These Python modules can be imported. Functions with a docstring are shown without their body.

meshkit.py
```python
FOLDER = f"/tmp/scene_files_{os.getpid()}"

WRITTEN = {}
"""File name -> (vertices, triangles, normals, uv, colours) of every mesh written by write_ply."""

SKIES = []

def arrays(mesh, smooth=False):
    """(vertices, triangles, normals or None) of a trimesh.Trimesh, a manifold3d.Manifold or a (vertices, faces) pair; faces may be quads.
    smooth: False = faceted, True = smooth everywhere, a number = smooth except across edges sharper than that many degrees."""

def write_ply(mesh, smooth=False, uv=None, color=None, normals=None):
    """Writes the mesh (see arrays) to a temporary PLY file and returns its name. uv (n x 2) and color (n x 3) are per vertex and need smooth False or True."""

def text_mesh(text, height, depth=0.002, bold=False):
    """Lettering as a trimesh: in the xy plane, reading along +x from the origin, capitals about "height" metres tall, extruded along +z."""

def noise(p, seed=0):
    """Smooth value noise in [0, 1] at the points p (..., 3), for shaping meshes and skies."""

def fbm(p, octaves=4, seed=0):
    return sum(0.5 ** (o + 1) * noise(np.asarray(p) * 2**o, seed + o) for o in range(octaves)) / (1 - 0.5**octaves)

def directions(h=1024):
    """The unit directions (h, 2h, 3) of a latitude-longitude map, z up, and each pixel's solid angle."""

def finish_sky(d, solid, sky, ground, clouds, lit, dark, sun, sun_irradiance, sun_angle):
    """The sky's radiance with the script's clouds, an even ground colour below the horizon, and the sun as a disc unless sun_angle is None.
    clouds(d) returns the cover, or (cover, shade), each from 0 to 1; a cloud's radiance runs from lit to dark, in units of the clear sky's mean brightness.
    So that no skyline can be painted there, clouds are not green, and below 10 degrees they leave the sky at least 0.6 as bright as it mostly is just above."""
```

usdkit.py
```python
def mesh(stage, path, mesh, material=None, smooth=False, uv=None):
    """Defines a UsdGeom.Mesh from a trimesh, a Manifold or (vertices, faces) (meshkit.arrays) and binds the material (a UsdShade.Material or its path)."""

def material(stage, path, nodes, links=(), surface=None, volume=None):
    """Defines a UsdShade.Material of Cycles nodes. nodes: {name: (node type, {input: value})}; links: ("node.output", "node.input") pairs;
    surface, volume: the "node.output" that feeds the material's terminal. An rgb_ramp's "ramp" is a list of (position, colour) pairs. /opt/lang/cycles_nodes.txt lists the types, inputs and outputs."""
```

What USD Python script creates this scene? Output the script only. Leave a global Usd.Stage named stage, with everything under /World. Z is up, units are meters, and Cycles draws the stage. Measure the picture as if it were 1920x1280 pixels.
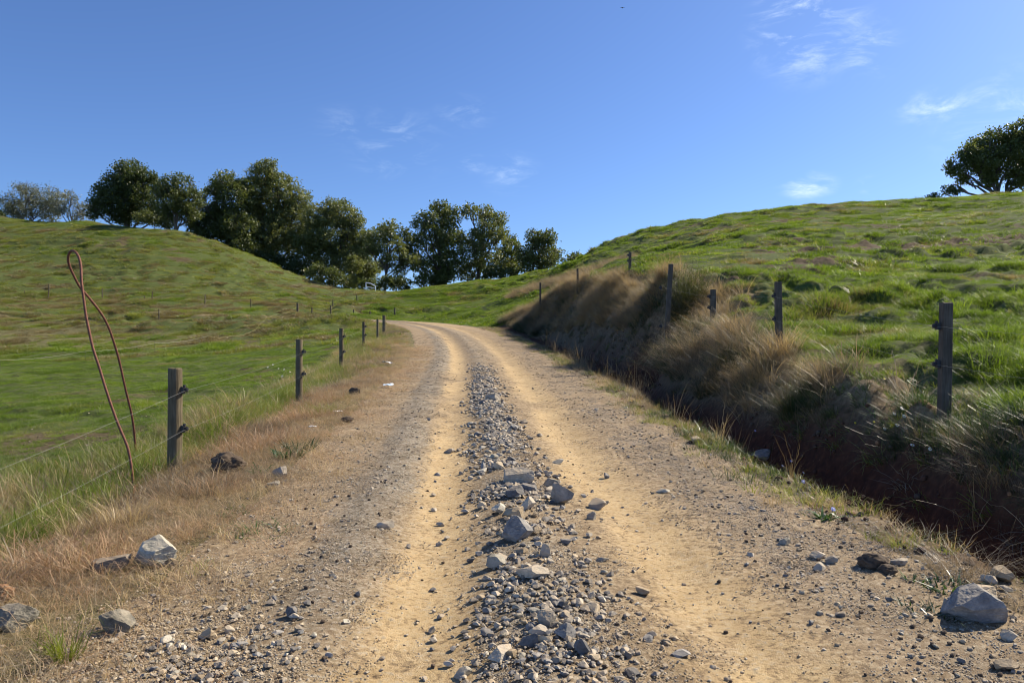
import math, zlib
import numpy as np, trimesh, usdkit, meshkit
from scipy.interpolate import RBFInterpolator, CubicSpline, PchipInterpolator, RegularGridInterpolator
from scipy.spatial import cKDTree
from pxr import Usd, UsdGeom, UsdLux, UsdShade, Gf, Sdf, Vt

stage = Usd.Stage.CreateInMemory()
UsdGeom.SetStageUpAxis(stage, 'Z')
UsdGeom.SetStageMetersPerUnit(stage, 1.0)
WORLD = UsdGeom.Xform.Define(stage, '/World')
stage.SetDefaultPrim(WORLD.GetPrim())
UsdGeom.Scope.Define(stage, '/World/Looks')

# ------------------------------------------------------------------ camera, sky, sun, exposure
CZ = 1.5                      # eye height over the road
F = 1371.0                    # focal length in pixels of the 1920 wide photograph
cam = UsdGeom.Camera.Define(stage, '/World/camera')
cam.CreateHorizontalApertureAttr(36.0)
cam.CreateVerticalApertureAttr(24.0)
cam.CreateFocalLengthAttr(36.0 * F / 1920.0)
cam.CreateClippingRangeAttr(Gf.Vec2f(0.05, 5000))
cam.AddTranslateOp().Set(Gf.Vec3d(0, 0, CZ))
cam.AddRotateXOp().Set(90.0)
cam.CreateExposureAttr(0.92)

SUN_AZ, SUN_EL = math.radians(61), math.radians(39)      # azimuth from +y towards +x
SUN = np.array([math.sin(SUN_AZ) * math.cos(SUN_EL), math.cos(SUN_AZ) * math.cos(SUN_EL), math.sin(SUN_EL)])
sun = UsdLux.DistantLight.Define(stage, '/World/sun')
sun.CreateIntensityAttr(1.25)
sun.CreateNormalizeAttr(True)
sun.CreateAngleAttr(0.53)
sun.CreateColorAttr(Gf.Vec3f(1.0, 0.90, 0.74))
_m = Gf.Matrix4d(1.0)
_m.SetRotate(Gf.Rotation(Gf.Vec3d(0, 0, 1), Gf.Vec3d(*SUN)))
sun.AddTransformOp().Set(_m)


def pxdir(px, py):
    v = np.array([(px - 960) / F, 1.0, (640 - py) / F])
    return v / np.linalg.norm(v)


def sky_material():
    n = {'sky': ('sky_texture', {'sky_type': 'single_scattering', 'sun_disc': False, 'sun_elevation': SUN_EL, 'sun_rotation': SUN_AZ,
                                 'altitude': 100.0, 'air_density': 0.88, 'aerosol_density': 0.75, 'ozone_density': 5.0}),
         'co': ('texture_coordinate', {}),
         'hsv': ('mix_color', {'blend_type': 'multiply', 'fac': 1.0, 'b': (0.67, 0.785, 0.98), 'use_clamp': False}),
         'str': ('mapping', {'mapping_type': 'point', 'rotation': (0.0, 0.25, 0.0), 'scale': (15.0, 15.0, 40.0)}),
         'nz': ('noise_texture', {'dimensions': '3D', 'scale': 1.0, 'detail': 7.0, 'roughness': 0.62, 'distortion': 0.7}),
         'nz2': ('noise_texture', {'dimensions': '3D', 'scale': 4.2, 'detail': 6.0, 'roughness': 0.65, 'distortion': 0.5})}
    l = [('sky.color', 'hsv.a'), ('co.generated', 'str.vector'), ('str.vector', 'nz.vector'), ('str.vector', 'nz2.vector')]
    # cirrus wisps: noise inside soft patches of the sky (direction, angular radii, strength)
    wisps = [((1515, 45), 0.085, 0.9, 1.0), ((1625, 95), 0.05, 0.5, 1.0), ((1515, 347), 0.045, 1.0, 2.0), ((1632, 347), 0.022, 0.7, 1.6),
             ((1760, 200), 0.06, 0.75, 2.2), ((1900, 215), 0.11, 0.5, 1.6), ((960, 325), 0.05, 0.38, 1.4), ((885, 308), 0.03, 0.4, 1.8), ((745, 275), 0.085, 0.28, 1.3),
             ((640, 240), 0.05, 0.2, 1.4), ((870, 215), 0.05, 0.25, 1.6)]
    prev = None
    for i, (p, r, s, sq) in enumerate(wisps):
        d = pxdir(*p)
        n[f'sub{i}'] = ('vector_math', {'math_type': 'subtract', 'vector2': tuple(d)})
        n[f'mul{i}'] = ('vector_math', {'math_type': 'multiply', 'vector2': (1 / r, 1 / r, sq / r)})
        n[f'len{i}'] = ('vector_math', {'math_type': 'length'})
        n[f'map{i}'] = ('map_range', {'range_type': 'smoothstep', 'from_min': 1.0, 'from_max': 0.0, 'to_min': 0.0, 'to_max': s, 'clamp': True})
        l += [('co.generated', f'sub{i}.vector1'), (f'sub{i}.vector', f'mul{i}.vector1'), (f'mul{i}.vector', f'len{i}.vector1'), (f'len{i}.value', f'map{i}.value')]
        if prev is None:
            prev = f'map{i}.result'
        else:
            n[f'mx{i}'] = ('math', {'math_type': 'maximum'})
            l += [(prev, f'mx{i}.value1'), (f'map{i}.result', f'mx{i}.value2')]
            prev = f'mx{i}.value'
    n['nr'] = ('map_range', {'range_type': 'smoothstep', 'from_min': 0.44, 'from_max': 0.72, 'to_min': 0.0, 'to_max': 1.0, 'clamp': True})
    n['nr2'] = ('map_range', {'range_type': 'linear', 'from_min': 0.3, 'from_max': 0.7, 'to_min': 0.25, 'to_max': 0.8, 'clamp': True})
    n['cm'] = ('math', {'math_type': 'multiply'})
    n['cm2'] = ('math', {'math_type': 'multiply'})
    n['mix'] = ('mix_color', {'blend_type': 'mix', 'b': (7.4, 8.4, 9.4)})
    n['bg'] = ('background_shader', {'strength': 0.087})
    l += [('nz.fac', 'nr.value'), ('nz2.fac', 'nr2.value'), ('nr.result', 'cm.value1'), ('nr2.result', 'cm.value2'), ('cm.value', 'cm2.value1'), (prev, 'cm2.value2'),
          ('cm2.value', 'mix.fac'), ('hsv.result', 'mix.a'), ('mix.result', 'bg.color')]
    return usdkit.material(stage, '/World/Looks/sky', n, l, surface='bg.background')


dome = UsdLux.DomeLight.Define(stage, '/World/sky')
dome.CreateIntensityAttr(1.0)
UsdShade.MaterialBindingAPI.Apply(dome.GetPrim()).Bind(sky_material())
dome.GetPrim().SetCustomDataByKey('kind', 'structure')

# ------------------------------------------------------------------ helpers
names = {}


def numbered(parent, name):
    k = (parent, name)
    names[k] = names.get(k, -1) + 1
    return name if names[k] == 0 else f'{name}_{names[k]:03d}'


def tag(prim, label=None, cat=None, group=None, kind=None):
    for k, v in (('label', label), ('category', cat), ('group', group), ('kind', kind)):
        if v:
            prim.SetCustomDataByKey(k, v)
    return prim


def thing(name, label, cat, loc=(0, 0, 0), group=None):
    path = '/World/' + numbered('/World', name)
    x = UsdGeom.Xform.Define(stage, path)
    x.AddTranslateOp().Set(Gf.Vec3d(*map(float, loc)))
    return tag(x.GetPrim(), label, cat, group)


def obj(name, mesh, mat, parent=None, smooth=False, loc=None):
    p = '/World' if parent is None else str(parent.GetPath())
    m = usdkit.mesh(stage, p + '/' + numbered(p, name), mesh, mat, smooth=smooth)
    if loc is not None:
        m.AddTranslateOp().Set(Gf.Vec3d(*map(float, loc)))
    return m.GetPrim()


def primvar(prim, name, arr):
    pv = UsdGeom.PrimvarsAPI(prim).CreatePrimvar(name, Sdf.ValueTypeNames.Float3Array, 'vertex')
    pv.Set(Vt.Vec3fArray.FromNumpy(np.ascontiguousarray(arr, np.float32)))


def sstep(a, b, x):
    t = np.clip((np.asarray(x, float) - a) / (b - a), 0, 1)
    return t * t * (3 - 2 * t)


def fbm2(x, y, scale, octaves=4, seed=0):
    p = np.stack([np.asarray(x, float) / scale, np.asarray(y, float) / scale, np.full(np.shape(x), 0.37 + seed)], -1)
    return meshkit.fbm(p, octaves, seed)


def rng(name):
    return np.random.default_rng(zlib.crc32(name.encode()))


def merge(parts):
    vs, fs, n = [], [], 0
    for v, f in parts:
        vs.append(v)
        fs.append(np.asarray(f) + n)
        n += len(v)
    return np.vstack(vs), np.vstack(fs)


def tube(points, radii, sides=8, cap=True):
    p = np.asarray(points, float)
    t = np.gradient(p, axis=0)
    t /= np.linalg.norm(t, axis=1, keepdims=True) + 1e-12
    ref = np.array([1.0, 0, 0]) if abs(t[:, 2]).mean() > 0.7 else np.array([0, 0, 1.0])
    a = np.cross(t, ref)
    a /= np.linalg.norm(a, axis=1, keepdims=True) + 1e-12
    b = np.cross(t, a)
    ang = np.arange(sides) * 2 * np.pi / sides
    r = np.broadcast_to(np.asarray(radii, float), (len(p),))
    v = (p[:, None] + r[:, None, None] * (np.cos(ang)[None, :, None] * a[:, None] + np.sin(ang)[None, :, None] * b[:, None])).reshape(-1, 3)
    i, j = np.meshgrid(np.arange(len(p) - 1), np.arange(sides), indexing='ij')
    q = np.stack([i * sides + j, i * sides + (j + 1) % sides, (i + 1) * sides + (j + 1) % sides, (i + 1) * sides + j], -1).reshape(-1, 4)
    f = np.vstack([q[:, [0, 2, 1]], q[:, [0, 3, 2]]])
    if cap:
        n = len(v)
        v = np.vstack([v, p[:1], p[-1:]])
        k = np.arange(sides)
        e = (len(p) - 1) * sides
        f = np.vstack([f, np.stack([np.full(sides, n), k, (k + 1) % sides], 1), np.stack([np.full(sides, n + 1), e + (k + 1) % sides, e + k], 1)])
    return v, f


def W(px, py, d):
    """A point of the place: seen at photograph pixel (px, py) from the eye, d metres ahead."""
    return np.array([(px - 960) / F * d, d, (640 - py) / F * d + CZ])


# ------------------------------------------------------------------ terrain heights
_c = np.array([(0.62, -30), (0.55, -10), (0.45, 0), (0.35, 3.2), (0.1, 7.5), (-0.35, 14.5), (-1.25, 27), (-2.4, 36), (-4.2, 45), (-6.9, 52), (-10.5, 57.0), (-15.5, 61), (-22, 64), (-30, 66), (-45, 68)], float)
_u = np.concatenate([[0], np.cumsum(np.linalg.norm(np.diff(_c, axis=0), axis=1))])
_sp = CubicSpline(_u, _c)
_uu = np.linspace(0, _u[-1], 2400)
RP = _sp(_uu)
RT = _sp(_uu, 1)
RT /= np.linalg.norm(RT, axis=1, keepdims=True)
RS = np.concatenate([[0], np.cumsum(np.linalg.norm(np.diff(RP, axis=0), axis=1))])
RS -= np.interp(0, RP[:900, 1], RS[:900])            # s = 0 abreast of the camera
_tree = cKDTree(RP)
_zr = PchipInterpolator([-40, -10, 0, 3.2, 7.5, 14.5, 22, 27, 36, 45, 58, 66, 80, 110], np.array([-1.9, -1.56, -1.5, -1.48, -1.40, -1.06, -0.70, -0.42, 0.18, 0.78, 1.58, 1.95, 2.3, 3.0]) + CZ)


def road_st(x, y):
    x, y = np.asarray(x, float), np.asarray(y, float)
    shp = x.shape
    q = np.stack([x.ravel(), y.ravel()], -1)
    _, i = _tree.query(q)
    d = q - RP[i]
    s = RS[i] + (d * RT[i]).sum(1)
    t = d[:, 0] * RT[i][:, 1] - d[:, 1] * RT[i][:, 0]       # positive to the right
    return s.reshape(shp), t.reshape(shp)


def road_xy(s, t):
    s = np.asarray(s, float)
    px, py = np.interp(s, RS, RP[:, 0]), np.interp(s, RS, RP[:, 1])
    tx, ty = np.interp(s, RS, RT[:, 0]), np.interp(s, RS, RT[:, 1])
    return px + ty * t, py - tx * t


PIX = [  # (px, py, metres ahead)
    # left paddock
    (0, 800, 13), (0, 700, 28), (250, 705, 27), (420, 690, 29), (100, 660, 42), (300, 640, 48), (450, 640, 44), (0, 640, 50), (100, 600, 66), (300, 590, 70), (0, 562, 80), (90, 556, 82), (285, 562, 79), (385, 570, 76),
    (480, 578, 73), (560, 588, 70), (620, 590, 72), (560, 592, 58), (610, 593, 56), (655, 597, 53), (690, 602, 50), (550, 625, 46),
    # left hill
    (-300, 395, 128), (0, 404, 124), (170, 413, 122), (330, 431, 118), (420, 457, 116), (500, 491, 114), (560, 517, 112), (640, 542, 108), (700, 548, 107), (745, 546, 107),
    (0, 480, 101), (120, 482, 100), (300, 498, 98), (430, 520, 97), (540, 550, 92), (650, 565, 88), (-300, 480, 105),
    # far hillside beyond the bend
    (800, 536, 109), (900, 524, 107), (1000, 511, 104), (1080, 497, 101), (760, 585, 78), (820, 590, 74), (900, 595, 68), (800, 562, 90), (900, 560, 84), (980, 560, 78), (980, 535, 90),
    # right hillside
    (1110, 471, 64), (1140, 457, 70), (1200, 441, 72), (1300, 416, 72), (1450, 394, 70), (1600, 381, 69), (1760, 371, 68), (1920, 363, 66), (2300, 350, 62),
    (1800, 640, 11.2), (1850, 700, 8.6), (1800, 590, 14), (1800, 500, 27), (1800, 450, 40), (1800, 400, 55), (1600, 600, 14.6), (1600, 550, 19.5), (1600, 500, 28), (1600, 450, 41), (1450, 560, 17.5),
    (1450, 480, 32), (1450, 430, 49), (1300, 530, 25), (1300, 470, 41), (1200, 480, 39), (1140, 497, 42), (2200, 600, 13), (2200, 500, 26),
    # tops of the banks
    (1773, 768, 8.0), (1640, 700, 10.2), (1459, 640, 13.0), (1380, 612, 15.5), (1263, 598, 20.0), (1240, 512, 22.6), (1182, 503, 30), (1083, 530, 36), (1013, 555, 42),
]
XYZ = [  # (x, y, z above the eye) beyond what pixels give
    (-12, 8, -1.75), (-25, 10, -1.9), (-6.2, 10.5, -1.62), (-6, 6, -1.7), (-6, 2, -1.9), (-8, 20, -1.15), (-9, -10, -2.2), (-40, -10, -2.5), (-45, 20, -1.6), (-60, 60, 4),
    (-120, 100, 18), (-120, 20, 0),
    (-3.4, -5, -1.6), (-3.4, 3, -1.5), (-3.76, 8.15, -1.42), (-4.22, 14.5, -1.1), (-5.13, 22, -0.72), (-6.1, 30, -0.15), (-7.2, 41, 0.5),
    (-90, 155, 17), (-58, 140, 13), (-40, 138, 9.5), (-30, 130, 6.5), (-24, 122, 5.5), (-17, 119, 6.2), (-20, 140, 4), (0, 140, 7), (10, 140, 8), (20, 120, 10), (40, 110, 11.5), (75, 110, 13), (110, 100, 16), (-30, 200, 8), (40, 200, 8), (-120, 220, 12), (130, 220, 10),
    (7, 2, -0.6), (7, -8, -0.7), (14, 2, 0.3), (14, -10, 0.4), (40, -10, 5), (40, 12, 5.5), (70, 20, 11), (110, 30, 15), (120, -30, 12), (-120, -40, -3), (0, -40, -2.2), (110, 60, 16),
    (0, 300, 6), (-250, 300, 8), (250, 300, 8), (-250, 0, 0), (250, 0, 10), (-250, -150, -4), (250, -150, 6), (0, -150, -4),
]
_rs = np.array([(-12, -1.6), (0, -1.5), (5, -1.45), (10, -1.28), (14.5, -1.06), (22, -0.7), (27, -0.42), (36, 0.18), (45, 0.78), (52, 1.2), (58, 1.58), (66, 1.95), (75, 2.2), (85, 2.4)])
_ctrl = [W(*p) - [0, 0, CZ] for p in PIX] + [np.array(p, float) for p in XYZ]
for _s, _z in _rs:
    for _t in (-2.2, 0.0, 2.2) if _s < 40 else (-3.0, 0.0, 3.0):
        _x, _y = road_xy(_s, _t)
        _ctrl.append(np.array([float(_x), float(_y), _z]))
_ctrl = np.array(_ctrl)
_rbf = RBFInterpolator(_ctrl[:, :2], _ctrl[:, 2], kernel='linear', smoothing=0.15)


def ditch(s):
    return np.interp(s, [-5, 3, 6, 9, 12, 15, 19, 24, 34, 42], [0.7, 0.75, 0.85, 0.75, 0.6, 0.5, 0.45, 0.35, 0.25, 0.0])


def bank_top(s):
    return np.interp(s, [0, 8, 13, 17, 18.6, 20.3, 22, 30, 40, 48], [4.75, 4.75, 5.1, 5.2, 6.5, 6.5, 5.8, 6.1, 6.2, 5.5])


def band(x, y, a, b, w):
    u = np.clip(((x - a[0]) * (b[0] - a[0]) + (y - a[1]) * (b[1] - a[1])) / ((b[0] - a[0]) ** 2 + (b[1] - a[1]) ** 2), 0, 1)
    return np.exp(-((np.hypot(x - a[0] - u * (b[0] - a[0]), y - a[1] - u * (b[1] - a[1]))) / w) ** 2)


def trodden(x, y):
    """Strips of the right hillside that cattle have broken up."""
    k = np.maximum(band(x, y, W(1430, 480, 33), W(1910, 463, 37), 1.5), 0.9 * band(x, y, W(1330, 545, 21.5), W(1560, 492, 29.5), 1.7))
    k = np.maximum(k, 0.8 * band(x, y, W(1350, 440, 58), W(1520, 432, 56), 1.5))
    return k * sstep(0.34, 0.56, fbm2(x, y, 1.3, 3, 48))


def lumps(x, y, s, t, base):
    """Hummocks of the pasture and the stock tracks that terrace its slopes."""
    warp = 3 * fbm2(x, y, 9, 3, 5)
    a = fbm2(x + warp, y, 0.75, 3, 11)
    big = fbm2(x, y, 6.5, 3, 21)
    patch = np.maximum(sstep(0.47, 0.62, fbm2(x, y, 11, 3, 31)), 0.75 * sstep(14, 9, y) * (x > 4))
    scar = trodden(x, y)
    patch = np.maximum(patch, 0.8 * scar)
    near = sstep(60, 25, y)
    hum = sstep(0.44, 0.66, a) * (0.07 + 0.34 * patch) * (0.4 + 0.6 * near)
    flat = sstep(-4, -7, x) * sstep(48, 38, y)                 # the left paddock near the fence is smooth
    hum = hum * (1 - 0.7 * flat)
    b = fbm2(x, y, 1.9, 3, 41)
    hum = hum + (1 - near) * sstep(0.42, 0.7, b) * (0.10 + 0.40 * patch) * np.where(x > 5, 0.4, 0.8)
    ph = base / np.where(x > 0, 0.75, 0.95) + 1.1 * fbm2(x, y, 16, 3, 45) + 0.25 * fbm2(x, y, 2.5, 3, 46)
    fr = ph - np.floor(ph)
    step = (sstep(0, 0.75, fr) - sstep(0.80, 1.0, fr)) * sstep(0.36, 0.58, fbm2(x, y, 8, 3, 47)) * sstep(18, 34, y) * (1 - flat)
    return hum - 0.07 + np.where(x < 0, 0.34, 0.24) * (step - 0.4) + 0.35 * (big - 0.5) * sstep(2, 10, np.abs(t) - 3)


def height(x, y, fine=True):
    x, y = np.asarray(x, float), np.asarray(y, float)
    s, t = road_st(x, y)
    q = np.stack([x.ravel(), y.ravel()], -1)
    base = _rbf(q).reshape(x.shape) + CZ
    gone = sstep(70, 80, s)
    off = np.maximum(sstep(2.9, 4.6, np.abs(t)), gone)
    if fine:
        base = base + lumps(x, y, s, t, base) * off
    rz = _zr(s)
    # left: road, verge, paddock
    w = sstep(-2.5, -3.9, t)
    left = rz * (1 - w) + base * w
    if fine:
        left = left + (0.10 * (fbm2(x, y, 0.55, 4, 51) - 0.45)) * sstep(-2.3, -2.9, t) * sstep(-6.5, -4.5, t)
    # right: road, ditch, bank, paddock
    edge = 2.72 + 0.75 * (fbm2(x, y, 1.5, 4, 61) - 0.5)
    if fine:
        rz = rz + (0.11 * (fbm2(x, y, 0.35, 4, 62) - 0.45) + 0.10 * (fbm2(x, y, 1.1, 3, 63) - 0.45)) * sstep(2.1, 2.6, t)
    D, tt = ditch(s), bank_top(s) + 0.9 * (fbm2(s, s * 0, 2.3, 3, 71) - 0.5)
    foot = np.interp(s, [0, 10, 15.5, 17.5, 18.6, 20.3, 21.6, 26, 40], [3.75, 3.7, 3.55, 3.7, 5.0, 5.0, 4.2, 4.3, 4.2])
    bot = rz - D
    u = np.clip((t - foot) / (tt - foot), 0, 1)
    prof = 1 - (1 - u) ** np.interp(s, [8, 12, 18, 21], [2.1, 1.8, 1.8, 1.5])
    if fine:
        prof = np.clip(prof + 0.16 * (fbm2(x * 1.0, y + 3 * base, 0.8, 3, 81) - 0.5) * np.sin(np.pi * u), 0, 1)
    right = np.where(t < foot, rz + (bot - rz) * sstep(edge, np.minimum(edge + 0.5, foot - 0.02), t), bot + (base - bot) * prof)
    far = sstep(42, 50, s)
    w2 = sstep(2.6, 4.4, t)
    right = right * (1 - far) + far * (rz * (1 - w2) + base * w2)
    return np.where(t < 0, left, right) * (1 - gone) + base * gone


def axis(knots):
    """Grid lines: knots of (position, spacing), spacing interpolated between them."""
    out, x = [knots[0][0]], knots[0][0]
    ps, hs = zip(*knots)
    while x < ps[-1]:
        x += np.interp(x, ps, hs)
        out.append(x)
    return np.array(out)


GX = axis([(-420, 40), (-150, 8), (-90, 0.7), (-45, 0.5), (-20, 0.3), (-6.5, 0.1), (-3, 0.07), (-2, 0.2), (2, 0.2), (2.6, 0.06), (6.5, 0.07), (9, 0.14), (30, 0.4), (60, 1.0), (90, 4), (150, 10), (420, 40)])
GY = axis([(-300, 40), (-30, 5), (0, 0.5), (2.5, 0.08), (14, 0.08), (26, 0.11), (50, 0.28), (80, 0.45), (128, 0.55), (160, 5), (420, 40)])
XX, YY = np.meshgrid(GX, GY, indexing='xy')
ZZ = height(XX, YY)
_S, _T = road_st(XX, YY)
ZZ = ZZ - 0.07 * sstep(2.5, 2.1, np.abs(_T)) * (_S < 76)          # the road sheet lies in this trough
_zi = RegularGridInterpolator((GY, GX), ZZ, bounds_error=False, fill_value=None)


def ground(x, y):
    return _zi(np.stack([np.asarray(y, float).ravel(), np.asarray(x, float).ravel()], -1)).reshape(np.shape(x))


def ground_normal(x, y, e=0.12):
    dx = (ground(x + e, y) - ground(x - e, y)) / (2 * e)
    dy = (ground(x, y + e) - ground(x, y - e)) / (2 * e)
    n = np.stack([-dx, -dy, np.ones_like(dx)], -1)
    return n / np.linalg.norm(n, axis=-1, keepdims=True)


#PART2

# ------------------------------------------------------------------ materials
LK = '/World/Looks/'


def mat_ground():
    n = {'pos': ('geometry', {}),
         'msk': ('attribute', {'attribute': 'mask'}), 'sep': ('separate_color', {'color_type': 'rgb'}),
         'n1': ('noise_texture', {'scale': 0.55, 'detail': 6.0, 'roughness': 0.6}), 'n2': ('noise_texture', {'scale': 9.0, 'detail': 8.0, 'roughness': 0.7}),
         'n3': ('noise_texture', {'scale': 60.0, 'detail': 4.0, 'roughness': 0.7}),
         'g': ('rgb_ramp', {'ramp': [(0.25, (0.040, 0.055, 0.014)), (0.5, (0.070, 0.092, 0.023)), (0.75, (0.115, 0.118, 0.038))]}),
         'dry': ('rgb_ramp', {'ramp': [(0.32, (0.075, 0.052, 0.030)), (0.52, (0.19, 0.140, 0.082)), (0.72, (0.36, 0.275, 0.17))]}),
         'red': ('rgb_ramp', {'ramp': [(0.3, (0.030, 0.012, 0.007)), (0.55, (0.072, 0.028, 0.014)), (0.8, (0.15, 0.062, 0.028))]}),
         'mud': ('rgb_ramp', {'ramp': [(0.3, (0.05, 0.035, 0.02)), (0.7, (0.14, 0.10, 0.06))]}),
         'm1': ('mix_color', {}), 'm2': ('mix_color', {}), 'm3': ('mix_color', {}),
         'bmp': ('bump', {'strength': 1.0, 'distance': 0.06}), 'mm': ('mix_float', {'fac': 0.35}),
         'p': ('principled_bsdf', {'roughness': 0.95, 'specular_ior_level': 0.15})}
    l = [('pos.position', 'n1.vector'), ('pos.position', 'n2.vector'), ('pos.position', 'n3.vector'), ('msk.color', 'sep.color'),
         ('n2.fac', 'g.fac'), ('n2.fac', 'dry.fac'), ('n2.fac', 'red.fac'), ('n2.fac', 'mud.fac'),
         ('sep.g', 'm1.fac'), ('g.color', 'm1.a'), ('dry.color', 'm1.b'), ('sep.b', 'm2.fac'), ('m1.result', 'm2.a'), ('mud.color', 'm2.b'),
         ('sep.r', 'm3.fac'), ('m2.result', 'm3.a'), ('red.color', 'm3.b'), ('m3.result', 'p.base_color'),
         ('n2.fac', 'mm.a'), ('n3.fac', 'mm.b'), ('mm.result', 'bmp.height'), ('bmp.normal', 'p.normal')]
    return usdkit.material(stage, LK + 'ground', n, l, surface='p.BSDF')


def mat_road():
    n = {'pos': ('geometry', {}), 'msk': ('attribute', {'attribute': 'mask'}), 'sep': ('separate_color', {'color_type': 'rgb'}),
         'n1': ('noise_texture', {'scale': 2.2, 'detail': 7.0, 'roughness': 0.65}), 'n2': ('noise_texture', {'scale': 22.0, 'detail': 8.0, 'roughness': 0.72}),
         'n3': ('noise_texture', {'scale': 130.0, 'detail': 4.0, 'roughness': 0.65}),
         'v': ('voronoi_texture', {'feature': 'f1', 'scale': 55.0, 'randomness': 1.0}), 'v2': ('voronoi_texture', {'feature': 'f1', 'scale': 70.0, 'randomness': 1.0}),
         'dirt': ('rgb_ramp', {'ramp': [(0.28, (0.110, 0.074, 0.042)), (0.48, (0.225, 0.163, 0.098)), (0.70, (0.40, 0.305, 0.19))]}),
         'clay': ('rgb_ramp', {'ramp': [(0.28, (0.28, 0.18, 0.085)), (0.45, (0.46, 0.325, 0.160)), (0.7, (0.58, 0.43, 0.23))]}),
         'grey': ('rgb_ramp', {'ramp': [(0.25, (0.11, 0.090, 0.064)), (0.5, (0.225, 0.190, 0.140)), (0.75, (0.35, 0.305, 0.235))]}),
         'vv': ('mix_float', {'fac': 0.5}), 'vg': ('separate_color', {'color_type': 'rgb'}),
         'stone': ('mix_color', {'fac': 0.55}),
         'm1': ('mix_color', {}), 'm2': ('mix_color', {}), 'brk': ('map_range', {'from_min': 0.35, 'from_max': 0.65, 'to_min': -0.75, 'to_max': 0.75}),
         'a1': ('math', {'math_type': 'add', 'use_clamp': True}), 'c1': ('clamp', {}), 'a2': ('math', {'math_type': 'add'}), 'c2': ('clamp', {}),
         'wob': ('mix_color', {'blend_type': 'multiply', 'fac': 0.6}), 'wr': ('rgb_ramp', {'ramp': [(0.3, (0.62, 0.58, 0.52)), (0.55, (1, 1, 1)), (0.7, (1.08, 1.05, 1.0))]}),
         'h1': ('math', {'math_type': 'multiply', 'value2': 0.6}), 'h2': ('math', {'math_type': 'subtract'}),
         'bmp': ('bump', {'strength': 0.85, 'distance': 0.016}), 'p': ('principled_bsdf', {'roughness': 0.92, 'specular_ior_level': 0.2})}
    l = [('pos.position', f'{k}.vector') for k in ('n1', 'n2', 'n3', 'v', 'v2')]
    l += [('msk.color', 'sep.color'), ('n2.fac', 'dirt.fac'), ('n2.fac', 'clay.fac'), ('v.color', 'vg.color'), ('n2.fac', 'vv.a'), ('vg.r', 'vv.b'), ('vv.result', 'grey.fac'),
          ('n2.fac', 'brk.value'), ('sep.r', 'a1.value1'), ('brk.result', 'a1.value2'), ('a1.value', 'c1.value'), ('sep.g', 'a2.value1'), ('brk.result', 'a2.value2'), ('a2.value', 'c2.value'),
          ('c1.result', 'm1.fac'), ('dirt.color', 'm1.a'), ('clay.color', 'm1.b'), ('c2.result', 'm2.fac'), ('m1.result', 'm2.a'), ('grey.color', 'm2.b'),
          ('n1.fac', 'wr.fac'), ('m2.result', 'wob.a'), ('wr.color', 'wob.b'), ('wob.result', 'p.base_color'),
          ('n3.fac', 'h1.value1'), ('n2.fac', 'h2.value1'), ('h1.value', 'h2.value2'), ('h2.value', 'bmp.height'), ('bmp.normal', 'p.normal')]
    return usdkit.material(stage, LK + 'road', n, l, surface='p.BSDF')


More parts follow.
